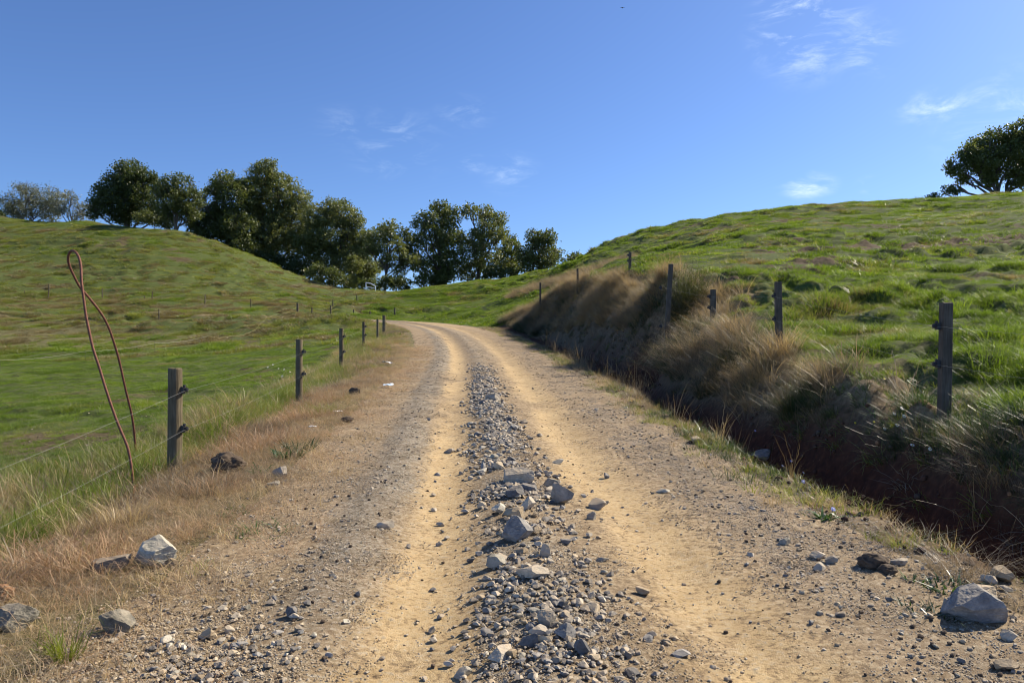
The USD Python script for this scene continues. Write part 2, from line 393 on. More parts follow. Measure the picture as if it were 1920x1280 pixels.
def mat_leaf(name, dark, mid, light, trans=0.35, rough=0.42, scale=0.6, spec=0.5, tint=(1.25, 1.25, 0.7)):
    """Blades and leaves: colour varies over the place, from plant to plant and from blade to blade; light shines through."""
    n = {'pos': ('geometry', {}), 'oi': ('object_info', {}), 'nz': ('noise_texture', {'scale': scale, 'detail': 4.0, 'roughness': 0.6}),
         's1': ('math', {'math_type': 'multiply_add', 'value2': 0.34, 'value3': -0.17}), 's2': ('math', {'math_type': 'multiply_add', 'value2': 0.36, 'value3': -0.18}),
         'a1': ('math', {'math_type': 'add'}), 'a2': ('math', {'math_type': 'add'}),
         'r': ('rgb_ramp', {'ramp': [(0.2, dark), (0.5, mid), (0.8, light)]}),
         'tn': ('mix_color', {'blend_type': 'multiply', 'fac': 1.0, 'b': tint, 'use_clamp': False}),
         'p': ('principled_bsdf', {'roughness': rough, 'specular_ior_level': spec}), 't': ('translucent_bsdf', {}), 'm': ('mix_closure', {'fac': trans})}
    l = [('pos.position', 'nz.vector'), ('oi.random', 's1.value1'), ('pos.random_per_island', 's2.value1'), ('nz.fac', 'a1.value1'), ('s1.value', 'a1.value2'), ('a1.value', 'a2.value1'), ('s2.value', 'a2.value2'),
         ('a2.value', 'r.fac'), ('r.color', 'p.base_color'), ('r.color', 'tn.a'), ('tn.result', 't.color'), ('p.BSDF', 'm.closure1'), ('t.BSDF', 'm.closure2')]
    return usdkit.material(stage, LK + name, n, l, surface='m.closure')


def mat_rock(name, cols, scale=14.0, dust=0.5, dustcol=(0.36, 0.27, 0.17)):
    n = {'tc': ('texture_coordinate', {}), 'g': ('geometry', {}), 'oi': ('object_info', {}), 'nz': ('noise_texture', {'scale': scale, 'detail': 8.0, 'roughness': 0.68}), 'nf': ('noise_texture', {'scale': scale * 7, 'detail': 4.0, 'roughness': 0.7}),
         'vn': ('voronoi_texture', {'feature': 'distance_to_edge', 'scale': scale * 0.7}),
         's': ('math', {'math_type': 'multiply_add', 'value2': 0.5, 'value3': -0.25}), 'a': ('math', {'math_type': 'add'}),
         'r': ('rgb_ramp', {'ramp': [(0.2, cols[0]), (0.45, cols[1]), (0.62, cols[2]), (0.8, cols[3])]}),
         'sx': ('separate_xyz', {}), 'up': ('map_range', {'from_min': 0.1, 'from_max': 0.95, 'to_min': 0.0, 'to_max': dust, 'clamp': True}),
         'dn': ('math', {'math_type': 'multiply'}), 'dm': ('map_range', {'from_min': 0.35, 'from_max': 0.62, 'to_min': 0.2, 'to_max': 1.6, 'clamp': True}),
         'mx': ('mix_color', {'b': dustcol}), 'hh': ('mix_float', {'fac': 0.4}), 'b': ('bump', {'strength': 0.6, 'distance': 0.012}), 'p': ('principled_bsdf', {'roughness': 0.8, 'specular_ior_level': 0.3})}
    l = [('g.position', 'nz.vector'), ('g.position', 'nf.vector'), ('g.position', 'vn.vector'), ('oi.random', 's.value1'), ('nz.fac', 'a.value1'), ('s.value', 'a.value2'), ('a.value', 'r.fac'),
         ('g.true_normal', 'sx.vector'), ('sx.z', 'up.value'), ('nz.fac', 'dm.value'), ('up.result', 'dn.value1'), ('dm.result', 'dn.value2'), ('dn.value', 'mx.fac'), ('r.color', 'mx.a'), ('mx.result', 'p.base_color'),
         ('nz.fac', 'hh.a'), ('nf.fac', 'hh.b'), ('hh.result', 'b.height'), ('b.normal', 'p.normal')]
    return usdkit.material(stage, LK + name, n, l, surface='p.BSDF')


def mat_wood(name, cols, s=(60, 60, 3.0)):
    n = {'tc': ('texture_coordinate', {}), 'mp': ('mapping', {'mapping_type': 'point', 'scale': s}), 'g': ('geometry', {}), 'nz': ('noise_texture', {'scale': 1.0, 'detail': 6.0, 'roughness': 0.65}), 'nb': ('noise_texture', {'scale': 5.0, 'detail': 3.0}),
         'a': ('mix_float', {'fac': 0.4}), 'r': ('rgb_ramp', {'ramp': [(0.3, cols[0]), (0.5, cols[1]), (0.7, cols[2])]}), 'b': ('bump', {'strength': 0.7, 'distance': 0.01}), 'p': ('principled_bsdf', {'roughness': 0.85, 'specular_ior_level': 0.2})}
    l = [('g.position', 'mp.vector'), ('mp.vector', 'nz.vector'), ('g.position', 'nb.vector'), ('nz.fac', 'a.a'), ('nb.fac', 'a.b'), ('a.result', 'r.fac'), ('r.color', 'p.base_color'), ('nz.fac', 'b.height'), ('b.normal', 'p.normal')]
    return usdkit.material(stage, LK + name, n, l, surface='p.BSDF')


def mat_plain(name, c1, c2, scale=20.0, rough=0.6, metal=0.0, bump=0.3, spec=0.4):
    n = {'g': ('geometry', {}), 'nz': ('noise_texture', {'scale': scale, 'detail': 6.0, 'roughness': 0.65}), 'r': ('rgb_ramp', {'ramp': [(0.3, c1), (0.7, c2)]}), 'b': ('bump', {'strength': bump, 'distance': 0.004}),
         'p': ('principled_bsdf', {'roughness': rough, 'metallic': metal, 'specular_ior_level': spec})}
    l = [('g.position', 'nz.vector'), ('nz.fac', 'r.fac'), ('r.color', 'p.base_color'), ('nz.fac', 'b.height'), ('b.normal', 'p.normal')]
    return usdkit.material(stage, LK + name, n, l, surface='p.BSDF')


M = dict(
    ground=mat_ground(), road=mat_road(),
    grass=mat_leaf('grass', (0.085, 0.138, 0.014), (0.165, 0.235, 0.026), (0.270, 0.330, 0.060), 0.50, 0.48, 0.5, spec=0.35),
    grass_olive=mat_leaf('grass_olive', (0.135, 0.160, 0.032), (0.235, 0.252, 0.056), (0.36, 0.35, 0.11), 0.48, 0.4, 0.5),
    grass_brown=mat_leaf('grass_brown', (0.14, 0.120, 0.054), (0.25, 0.212, 0.10), (0.39, 0.335, 0.175), 0.42, 0.5, 0.8, tint=(1.2, 1.05, 0.7)),
    straw=mat_leaf('straw', (0.32, 0.235, 0.115), (0.53, 0.415, 0.22), (0.72, 0.60, 0.36), 0.38, 0.45, 1.6, tint=(1.15, 1.05, 0.8)),
    straw_red=mat_leaf('straw_red', (0.30, 0.19, 0.105), (0.50, 0.345, 0.20), (0.68, 0.53, 0.34), 0.38, 0.5, 1.3, tint=(1.15, 1.0, 0.8)),
    straw_grey=mat_leaf('straw_grey', (0.17, 0.135, 0.085), (0.32, 0.265, 0.175), (0.54, 0.46, 0.32), 0.36, 0.5, 1.3, tint=(1.1, 1.0, 0.85)),
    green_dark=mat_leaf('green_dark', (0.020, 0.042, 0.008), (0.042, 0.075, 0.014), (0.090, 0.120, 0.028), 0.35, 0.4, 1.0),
    yellow_green=mat_leaf('yellow_green', (0.11, 0.14, 0.018), (0.18, 0.21, 0.028), (0.28, 0.29, 0.06), 0.4, 0.4, 2.0),
    leaf_dark=mat_leaf('leaf_dark', (0.058, 0.080, 0.021), (0.112, 0.140, 0.040), (0.20, 0.212, 0.070), 0.4, 0.42, 0.35, tint=(1.2, 1.15, 0.6)),
    leaf_olive=mat_leaf('leaf_olive', (0.082, 0.108, 0.032), (0.156, 0.182, 0.059), (0.27, 0.268, 0.10), 0.4, 0.42, 0.35, tint=(1.2, 1.1, 0.6)),
    leaf_grey=mat_leaf('leaf_grey', (0.13, 0.14, 0.085), (0.22, 0.225, 0.145), (0.34, 0.33, 0.22), 0.36, 0.5, 0.4, tint=(1.1, 1.1, 0.8)),
    broom=mat_leaf('broom', (0.085, 0.095, 0.028), (0.155, 0.155, 0.052), (0.26, 0.235, 0.095), 0.42, 0.5, 3.0),
    weed=mat_leaf('weed', (0.035, 0.075, 0.018), (0.075, 0.135, 0.035), (0.15, 0.21, 0.07), 0.35, 0.4, 8.0),
    rock=mat_rock('rock', [(0.115, 0.105, 0.09), (0.225, 0.205, 0.172), (0.33, 0.30, 0.245), (0.46, 0.41, 0.325)]),
    rock_dark=mat_rock('rock_dark', [(0.055, 0.057, 0.060), (0.115, 0.117, 0.12), (0.18, 0.178, 0.172), (0.29, 0.28, 0.255)], 16.0, 0.2),
    rock_pale=mat_rock('rock_pale', [(0.14, 0.125, 0.095), (0.25, 0.232, 0.185), (0.36, 0.335, 0.27), (0.49, 0.455, 0.375)], 11.0, 0.15),
    rock_weathered=mat_rock('rock_weathered', [(0.075, 0.070, 0.055), (0.17, 0.158, 0.125), (0.29, 0.27, 0.215), (0.42, 0.39, 0.31)], 17.0, 0.25),
    rock_tan=mat_rock('rock_tan', [(0.17, 0.125, 0.075), (0.28, 0.215, 0.135), (0.37, 0.295, 0.195), (0.46, 0.39, 0.28)], 14.0, 0.3),
    post=mat_wood('post_wood', [(0.045, 0.035, 0.020), (0.105, 0.084, 0.050), (0.175, 0.145, 0.092)]),
    post_grey=mat_wood('post_grey', [(0.035, 0.028, 0.020), (0.078, 0.064, 0.047), (0.14, 0.118, 0.09)]),
    bark=mat_wood('bark', [(0.045, 0.036, 0.028), (0.095, 0.08, 0.065), (0.17, 0.15, 0.13)], (9, 9, 2)),
    wire=mat_plain('wire', (0.20, 0.20, 0.19), (0.28, 0.28, 0.27), 40, 0.6, 0.2, 0.1),
    tape=mat_plain('tape', (0.62, 0.60, 0.46), (0.75, 0.73, 0.58), 30, 0.6),
    tape_yellow=mat_plain('tape_yellow', (0.45, 0.38, 0.16), (0.58, 0.50, 0.24), 30, 0.6),
    plastic=mat_plain('black_plastic', (0.012, 0.012, 0.014), (0.03, 0.03, 0.034), 60, 0.45),
    rust=mat_plain('rust', (0.085, 0.028, 0.016), (0.19, 0.075, 0.045), 45, 0.75, 0.15, 0.9),
    scrap_white=mat_plain('scrap_white', (0.62, 0.60, 0.58), (0.75, 0.74, 0.72), 30, 0.5),
    scrap_blue=mat_plain('scrap_blue', (0.38, 0.50, 0.62), (0.62, 0.70, 0.76), 14, 0.5),
    clod=mat_plain('clod', (0.035, 0.024, 0.016), (0.10, 0.07, 0.045), 25, 0.95, 0, 1.0),
    red_clod=mat_plain('red_clod', (0.14, 0.065, 0.03), (0.27, 0.15, 0.075), 25, 0.95, 0, 1.0),
    dark_soil=mat_plain('dark_soil', (0.035, 0.016, 0.010), (0.09, 0.042, 0.022), 25, 0.95, 0, 1.0),
    petal=mat_plain('petal', (0.74, 0.74, 0.72), (0.82, 0.82, 0.80), 30, 0.6),
    yellow=mat_plain('yellow_petal', (0.62, 0.46, 0.02), (0.72, 0.56, 0.05), 30, 0.6),
    blue=mat_plain('blue_petal', (0.22, 0.25, 0.62), (0.32, 0.36, 0.72), 30, 0.6),
    metal_white=mat_plain('white_rail', (0.55, 0.56, 0.56), (0.68, 0.68, 0.67), 20, 0.5),
    feather=mat_plain('feather', (0.02, 0.02, 0.02), (0.05, 0.045, 0.04), 30, 0.7),
)

# ------------------------------------------------------------------ the ground, split where its kind changes
nx, ny = len(GX), len(GY)
_V = np.stack([XX, YY, ZZ], -1).reshape(-1, 3)
_i = (np.arange(ny - 1)[:, None] * nx + np.arange(nx - 1)[None, :]).ravel()
_Q = np.stack([_i, _i + 1, _i + nx + 1, _i + nx], 1)
_c4 = _V[_Q].mean(1)
_fs, _ft = road_st(_c4[:, 0], _c4[:, 1])
_steep = np.zeros((ny, nx))
_gy, _gx = np.gradient(ZZ, GY, GX)
_slope = np.hypot(_gx, _gy)
_bt = bank_top(_S)
_onbank = sstep(2.9, 3.4, _T) * sstep(0.9, 0.2, _T - _bt) * sstep(50, 42, _S)
_nz1, _nz2 = fbm2(XX, YY, 1.3, 4, 91), fbm2(XX, YY, 7.0, 3, 92)
_bu = np.clip((_T - 3.6) / np.maximum(_bt - 3.6, 0.5), -1, 2)
_cut = np.interp(_S, [0, 8, 14, 17, 19, 21, 25, 34, 40], [0.62, 0.50, 0.12, 0.12, 0.95, 0.42, 0.34, 0.2, 0.0])      # how far up the bare red cut reaches
_soil = np.clip(_onbank * sstep(_cut + 0.22, _cut - 0.08, _bu + 0.5 * (_nz1 - 0.5)) + sstep(1.35, 0.7, YY - 3.6) * 0 , 0, 1)
_soil = np.maximum(_soil, sstep(2.3, 2.9, _T) * sstep(4.6, 3.6, _T) * sstep(5.5, 4.0, _S) * sstep(0.42, 0.55, _nz1))
_dry = np.clip(_onbank + sstep(2.1, 2.5, _T) * sstep(3.4, 3.0, _T) * sstep(50, 42, _S) + sstep(-2.2, -2.7, _T) * sstep(-6.0, -4.4, _T) * (0.55 + 0.9 * (_nz1 - 0.3)) + 0.45 * sstep(0.52, 0.68, _nz2) * (_T < -6) * sstep(30, 45, YY), 0, 1)
_mud = 0.85 * sstep(0.60, 0.68, fbm2(XX, YY, 3.2, 4, 95)) * (np.abs(_T) > 5)
_mud = np.maximum(_mud, 1.0 * sstep(0.18, 0.5, trodden(XX, YY) * (0.6 + 0.9 * _nz1)))
_mud = np.maximum(_mud, 0.8 * _onbank * sstep(0.75, 0.55, _bu))
_mask = np.stack([_soil, _dry, _mud], -1).reshape(-1, 3)
_N = np.stack([-_gx, -_gy, np.ones_like(_gx)], -1).reshape(-1, 3)
_N /= np.linalg.norm(_N, axis=1, keepdims=True)
_bank = (_ft > 0) & (_ft < bank_top(_fs) + 0.5) & (_fs < 48)
_verge = (_ft <= 0) & (_ft > -4.6) & (_fs < 55)
_lh = (_c4[:, 1] > 81 + 0.0 * _c4[:, 0]) & (_c4[:, 0] < -15 - 0.05 * (_c4[:, 1] - 100))
_fh = ~_lh & (_c4[:, 1] > 58) & (_ft > 0) & (_c4[:, 0] < 0.085 * _c4[:, 1]) | ~_lh & (_c4[:, 1] > 72) & (_c4[:, 0] < 0.085 * _c4[:, 1]) & (_c4[:, 0] >= -16)
_reg = np.where(_bank, 0, np.where(_verge, 1, np.where(_lh, 2, np.where(_fh, 3, np.where(_ft < 0, 4, 5)))))
for k, nm in enumerate(['roadside_bank', 'grass_verge', 'left_hill', 'far_hillside', 'left_paddock', 'right_hillside']):
    q = _Q[_reg == k]
    used, inv = np.unique(q.ravel(), return_inverse=True)
    q = inv.reshape(-1, 4)
    m = UsdGeom.Mesh.Define(stage, '/World/' + nm)
    m.CreatePointsAttr(Vt.Vec3fArray.FromNumpy(_V[used].astype(np.float32)))
    m.CreateFaceVertexCountsAttr(Vt.IntArray.FromNumpy(np.full(len(q), 4, np.int32)))
    m.CreateFaceVertexIndicesAttr(Vt.IntArray.FromNumpy(q.astype(np.int32).ravel()))
    m.CreateSubdivisionSchemeAttr('none')
    m.CreateNormalsAttr(Vt.Vec3fArray.FromNumpy(_N[used].astype(np.float32)))
    m.SetNormalsInterpolation('vertex')
    primvar(m.GetPrim(), 'mask', _mask[used])
    UsdShade.MaterialBindingAPI.Apply(m.GetPrim()).Bind(M['ground'])
    tag(m.GetPrim(), kind='structure')

# ------------------------------------------------------------------ the dirt road
RSv = axis([(-6, 0.4), (1.5, 0.1), (2.4, 0.03), (9, 0.035), (18, 0.06), (40, 0.16), (78, 0.4)])
RTv = np.linspace(-3.0, 3.0, 151)


def road_height(s, t):
    x, y = road_xy(s, t)
    z = height(x, y, False)
    z = np.where(np.abs(t) > 2.3, np.minimum(z, _zr(s) + 0.05), z)
    ruts = -0.055 * (np.exp(-((t + 0.78) / 0.30) ** 2) + np.exp(-((t - 0.78) / 0.30) ** 2))
    ridge = 0.06 * np.exp(-((t + 0.14) / 0.26) ** 2) + 0.03 * np.exp(-((t + 1.35) / 0.2) ** 2)
    rough = 0.05 * (fbm2(x, y, 0.7, 3, 101) - 0.5) + 0.014 * (fbm2(x + 0.3 * fbm2(x, y, 0.5, 2, 104), y, 0.26, 5, 102) - 0.5) + 0.02 * sstep(0.6, 0.75, fbm2(x, y, 0.10, 3, 105))
    smooth = 1 - 0.65 * (np.exp(-((np.abs(t) - 0.8) / 0.28) ** 2))
    edge = np.abs(t) + 0.5 * (fbm2(x, y, 0.9, 4, 103) - 0.5)
    return z + 0.012 + ruts + ridge + rough * smooth - 0.16 * sstep(2.35, 2.85, edge) - 0.25 * sstep(68, 76, s)


_SS, _TT = np.meshgrid(RSv, RTv, indexing='ij')
RZ = road_height(_SS, _TT)
_rzi = RegularGridInterpolator((RSv, RTv), RZ, bounds_error=False, fill_value=None)


def surf(x, y):
    """Height of what one walks on: the ground, or the road sheet where it lies on top."""
    g = ground(x, y)
    s, t = road_st(x, y)
    r = _rzi(np.stack([np.ravel(s), np.ravel(t)], -1)).reshape(np.shape(s))
    return np.where((np.abs(t) < 2.95) & (s > -6) & (s < 76), np.maximum(g, r), g)


def hit(px, py, lo=2.6, hi=170.0):
    """Where the sight line through a photograph pixel meets the ground."""
    y = np.geomspace(lo, hi, 5000)
    x, z = (px - 960) / F * y, CZ + (640 - py) / F * y
    b = np.nonzero(z < surf(x, y))[0]
    i = b[0] if len(b) else len(y) - 1
    return np.array([x[i], y[i], float(surf(x[i:i + 1], y[i:i + 1])[0])])


def build_road():
    x, y = road_xy(_SS, _TT)
    n_s, n_t = _SS.shape
    i = (np.arange(n_s - 1)[:, None] * n_t + np.arange(n_t - 1)[None, :]).ravel()
    q = np.stack([i, i + 1, i + n_t + 1, i + n_t], 1)
    p = obj('dirt_road', (np.stack([x, y, RZ], -1).reshape(-1, 3), q), M['road'], smooth=True)
    nz = fbm2(x, y, 0.5, 4, 111) - 0.5
    nzl = fbm2(x, y, 2.6, 3, 112) - 0.5
    w = 0.30 + 0.05 * np.interp(_SS, [3, 12], [1, 0])
    rut = np.maximum(np.exp(-((np.abs(_TT + 0.80 + 0.45 * nzl + 0.25 * nz) / w) ** 2.6)), np.exp(-((np.abs(_TT - 0.84 + 0.40 * nzl + 0.25 * nz) / (w + 0.03)) ** 2.6)))
    nzs = fbm2(x, y, 0.14, 4, 113) - 0.5
    rut = np.clip(rut * (1.0 + 1.6 * nz + 1.6 * nzs + 1.6 * nzl * (_TT < 0) + 0.8 * nzl), 0, 1) * np.interp(_SS, [3, 20, 34, 60], [0.95, 0.95, 0.75, 0.8])
    rut = np.maximum(rut, 0.6 * sstep(38, 52, _SS) * sstep(0.2, 0.9, _TT) * sstep(2.4, 1.6, _TT))
    gr = np.exp(-((_TT + 1.35 - 0.3 * nzl) / 0.30) ** 4) * (0.85 + 2.2 * nz + 1.2 * nzl) * np.interp(_SS, [3.5, 6, 30], [0.35, 1.0, 0.8])
    gr = np.maximum(gr, np.exp(-((_TT + 0.12) / np.interp(_SS, [3, 5, 9], [0.45, 0.36, 0.27])) ** 4) * (0.4 + 2.0 * nz))
    gr = np.maximum(gr, 0.5 * sstep(17, 28, _SS) * np.exp(-((_TT - 0.1) / 0.45) ** 2))
    gr = np.maximum(gr, 0.3 * np.exp(-((_TT - 1.75) / 0.4) ** 2) * (0.4 + 2.5 * nz + 2 * nzl))
    primvar(p, 'mask', np.stack([rut, np.clip(gr, 0, 1), 0 * gr], -1).reshape(-1, 3))
    tag(p, kind='structure')


build_road()
#PART3

# ------------------------------------------------------------------ grass: tufts and how they are strewn
def blades(n, R, h, w, lean, seed, segs=3, droop=0.35, hvar=0.45, flat=0.0, wob=0.0):
    """n tapering, bent blades rooted in a disc of radius R: (vertices, triangles)."""
    r = np.random.default_rng(seed)
    a, rad = r.uniform(0, 2 * np.pi, n), R * np.sqrt(r.uniform(0, 1, n))
    root = np.stack([rad * np.cos(a), rad * np.sin(a), np.full(n, -0.03 * min(1, h * 6))], -1)
    b = a + r.normal(0, 1.0, n)
    ln = h * (1 - hvar + hvar * 1.6 * r.uniform(0, 1, n) ** 1.3)
    le = lean * r.uniform(0.2, 1.5, n)
    out = np.stack([np.cos(b), np.sin(b), 0 * b], -1)
    side = np.stack([-np.sin(b), np.cos(b), 0 * b], -1)
    tw = r.normal(0, 0.6, n)
    side = side * np.cos(tw)[:, None] + out * np.sin(tw)[:, None]
    ww = w * r.uniform(0.6, 1.4, n)
    vs = []
    for k in range(segs + 1):
        u = k / segs
        up = (1 - flat) * u * (1 - droop * r.uniform(0.3, 1.6, n) * u * u) + flat * 0.25 * np.sin(np.pi * u) * r.uniform(0.2, 1.0, n)
        c = root + out * (ln * le * u ** 1.6)[:, None] + np.array([0, 0, 1.0]) * (ln * up)[:, None]
        if wob:
            c = c + side * (ln * wob * r.normal(0, 1, n) * u)[:, None]
        wd = (ww * (1 - u) ** 0.7 * 0.5)[:, None]
        if k < segs:
            vs += [c - side * wd, c + side * wd]
        else:
            vs += [c]
    m = len(vs)
    v = np.stack(vs, 1).reshape(-1, 3)
    base = np.arange(n)[:, None] * m
    fs = []
    for k in range(segs - 1):
        o = 2 * k
        fs += [base + np.array([[o, o + 1, o + 3]]), base + np.array([[o, o + 3, o + 2]])]
    o = 2 * (segs - 1)
    fs += [base + np.array([[o, o + 1, o + 2]])]
    return v, np.vstack(fs)


def quats(nrm, yaw, amount):
    """Rotation that turns z towards nrm by the given amount, after a turn about z."""
    n = nrm * amount + np.array([0, 0, 1.0]) * (1 - amount)
    n /= np.linalg.norm(n, axis=1, keepdims=True)
    w = np.sqrt(np.maximum((1 + n[:, 2]) / 2, 1e-6))
    ax = np.stack([-n[:, 1], n[:, 0], 0 * w], -1) / (2 * w)[:, None]
    q1w, q1 = w, ax
    q2w, q2z = np.cos(yaw / 2), np.sin(yaw / 2)
    qw = q1w * q2w - q1[:, 2] * q2z
    qx = q1[:, 0] * q2w + q1[:, 1] * q2z
    qy = q1[:, 1] * q2w - q1[:, 0] * q2z
    qz = q1w * q2z + q1[:, 2] * q2w
    return np.stack([qw, qx, qy, qz], -1)


def strew(name, protos, pts, kinds, scale, label, cat, amount=0.6, seed=0):
    """One stuff object: copies of the prototype meshes (name, mesh, material) at the points."""
    r = np.random.default_rng(seed + 977)
    pi = UsdGeom.PointInstancer.Define(stage, '/World/' + numbered('/World', name))
    base = str(pi.GetPath())
    rel = pi.CreatePrototypesRel()
    for nm, mesh, mat in protos:
        rel.AddTarget(usdkit.mesh(stage, base + '/' + numbered(base, nm), mesh, mat).GetPath())
    n = len(pts)
    q = quats(ground_normal(pts[:, 0], pts[:, 1]), r.uniform(0, 2 * np.pi, n), amount)
    pi.CreatePositionsAttr(Vt.Vec3fArray.FromNumpy(pts.astype(np.float32)))
    pi.CreateProtoIndicesAttr(Vt.IntArray.FromNumpy(np.asarray(kinds, np.int32)))
    sc = np.asarray(scale, np.float32)
    pi.CreateScalesAttr(Vt.Vec3fArray.FromNumpy(np.repeat(sc[:, None], 3, 1) if sc.ndim == 1 else sc))
    pi.CreateOrientationsAttr(Vt.QuathArray([Gf.Quath(float(a), float(b), float(c), float(d)) for a, b, c, d in q]))
    tag(pi.GetPrim(), label, cat, kind='stuff')
    return n


def sow(n, x0, x1, y0, y1, seed, keep=None, near=0.0):
    """n tries at random over a rectangle (crowded towards the near side by 'near'), those in or near the camera's view kept."""
    r = np.random.default_rng(seed)
    u = r.uniform(0, 1, n)
    y = y0 + (y1 - y0) * u ** (1 + near)
    x = r.uniform(x0, x1, n)
    k = np.abs(x) < 0.82 * y + 1.5
    x, y = x[k], y[k]
    s, t = road_st(x, y)
    p = r.uniform(0, 1, len(x))
    k = p < keep(x, y, s, t)
    x, y = x[k], y[k]
    return np.stack([x, y, ground(x, y)], -1), s[k], t[k], r


def tufts(kind, n, R, h, w, lean, mats, shapes=3, **kw):
    return [(kind, blades(n, R, h, w, lean, 31 * i + j, **kw), M[m]) for i, m in enumerate(mats) for j in range(shapes)]


def on_bank(s, t):
    return (t > 2.5) & (t < bank_top(s) + 0.35) & (s < 47)


def veg_pick(x, y, r, brown, olive):
    """0 green, 1 olive, 2 brown, by noise over the place."""
    a = fbm2(x, y, 2.2, 4, 201) + 0.5 * (fbm2(x, y, 9.0, 3, 202) - 0.5) + r.normal(0, 0.05, len(x))
    return np.where(a > brown, 2, np.where(a > olive, 1, 0))


def rock(seed, dims, cuts=14, sub=2, rough=0.06, deep=0.72):
    """A broken stone: an uneven ball cut flat by random planes. Its foot is a little below z = 0."""
    r = np.random.default_rng(seed)
    m = trimesh.creation.icosphere(sub, 1.0)
    v = np.array(m.vertices)
    for _ in range(cuts):
        n = r.normal(0, 1, 3)
        n /= np.linalg.norm(n)
        d = r.uniform(deep - 0.14, deep + 0.2)
        v -= np.maximum(v @ n - d, 0)[:, None] * n
    v += m.vertex_normals * (rough * (meshkit.fbm(v * 2.2 + seed % 97, 5, seed % 1000) - 0.5)[:, None] * 2)
    if sub > 3:
        v += m.vertex_normals * (0.045 * np.abs(meshkit.fbm(v * np.array([5, 5, 9]) + seed % 89, 4, seed % 777) - 0.5)[:, None] * 2)
    v = v / np.abs(v).max(0) * np.asarray(dims) / 2
    v[:, 2] += dims[2] * 0.5 - dims[2] * 0.2
    return v, np.array(m.faces)


total = 0
# right hillside, near to far
pro = tufts('tuft', 80, 0.18, 0.15, 0.006, 0.8, ['grass', 'grass_olive', 'grass_brown'])
P, s_, t_, r_ = sow(30000, 4.0, 24, 5.0, 26, 1, lambda x, y, s, t: (t > bank_top(s) - 0.1) * np.clip(1.2 - y / 40, 0.5, 1) * 0.9 * (1 - 0.75 * trodden(x, y)))
k_ = veg_pick(P[:, 0], P[:, 1], r_, 0.64, 0.56) * 3 + r_.integers(0, 3, len(P))
sc = (0.4 + 1.4 * sstep(0.40, 0.70, fbm2(P[:, 0], P[:, 1], 0.9, 3, 211))) * r_.uniform(0.7, 1.25, len(P))
total += strew('pasture_grass', pro, P, k_, sc, 'bright green tufted pasture grass nearest on the right hillside', 'grass', 0.5, 1)
pro = tufts('tuft', 50, 0.24, 0.13, 0.015, 0.8, ['grass', 'grass_olive', 'grass_brown'])
P, s_, t_, r_ = sow(66000, -1, 62, 24, 78, 2, lambda x, y, s, t: (t > bank_top(s) - 0.1) * (x > 0.085 * y - 1.5) * (0.45 + 0.4 * sstep(0.4, 0.6, fbm2(x, y, 0.9, 3, 212))) * (1 - 0.8 * trodden(x, y)))
k_ = veg_pick(P[:, 0], P[:, 1], r_, 0.66, 0.58) * 3 + r_.integers(0, 3, len(P))
sc = (0.55 + 1.5 * sstep(0.44, 0.72, fbm2(P[:, 0], P[:, 1], 0.9, 3, 212))) * r_.uniform(0.7, 1.25, len(P))
total += strew('pasture_grass', pro, P, k_, sc, 'short green pasture grass covering the upper right hillside', 'grass', 0.6, 2)
# left paddock
pro = tufts('tuft', 80, 0.20, 0.12, 0.007, 0.8, ['grass', 'grass_olive', 'grass_brown'])
P, s_, t_, r_ = sow(32000, -32, -3.5, 4.5, 40, 3, lambda x, y, s, t: (t < -4.3) * 0.9, 0.25)
k_ = veg_pick(P[:, 0], P[:, 1], r_, 0.70, 0.60) * 3 + r_.integers(0, 3, len(P))
sc = (0.5 + 0.7 * sstep(0.4, 0.75, fbm2(P[:, 0], P[:, 1], 1.4, 3, 213))) * r_.uniform(0.75, 1.2, len(P))
total += strew('pasture_grass', pro, P, k_, sc, 'fresh green pasture grass in the left paddock beyond the fence', 'grass', 0.5, 3)
pro = tufts('tuft', 50, 0.28, 0.15, 0.017, 0.8, ['grass', 'grass_olive', 'grass_brown'])
P, s_, t_, r_ = sow(52000, -66, -4, 38, 84, 4, lambda x, y, s, t: ((t < -3.2) | (s > 70)) * (0.4 + 0.5 * sstep(0.4, 0.6, fbm2(x, y, 1.0, 3, 214))))
lift = 0.17 * sstep(40, 52, P[:, 1] + 0.25 * P[:, 0] + 6) * sstep(-2, -9, P[:, 0] + 0.08 * P[:, 1])
a_ = fbm2(P[:, 0], P[:, 1], 2.6, 4, 221) + lift + r_.normal(0, 0.045, len(P))
k_ = np.where(a_ > 0.66, 2, np.where(a_ > 0.53, 1, 0)) * 3 + r_.integers(0, 3, len(P))
sc = (0.5 + 1.6 * sstep(0.42, 0.72, fbm2(P[:, 0], P[:, 1], 1.0, 3, 214))) * r_.uniform(0.7, 1.25, len(P))
total += strew('pasture_grass', pro, P, k_, sc, 'rough brownish tussocky grass across the back of the left paddock', 'grass', 0.6, 4)
# left hill and the far slope
pro = tufts('tuft', 40, 0.34, 0.15, 0.026, 0.8, ['grass', 'grass_olive', 'grass_brown'])
P, s_, t_, r_ = sow(46000, -96, -12, 80, 127, 5, lambda x, y, s, t: (x < -13.5 - 0.02 * (y - 80)) * (0.35 + 0.5 * sstep(0.4, 0.6, fbm2(x, y, 1.1, 3, 217))))
a_ = fbm2(P[:, 0], P[:, 1] * 1.9, 4.5, 4, 231) + 0.10 * np.exp(-((ground(P[:, 0], P[:, 1]) - 9.5) / 2.5) ** 2) + r_.normal(0, 0.05, len(P))
k_ = np.where(a_ > 0.60, 2, np.where(a_ > 0.40, 1, 0)) * 3 + r_.integers(0, 3, len(P))
sc = (0.65 + 1.5 * sstep(0.45, 0.72, fbm2(P[:, 0], P[:, 1], 1.1, 3, 217))) * r_.uniform(0.7, 1.25, len(P))
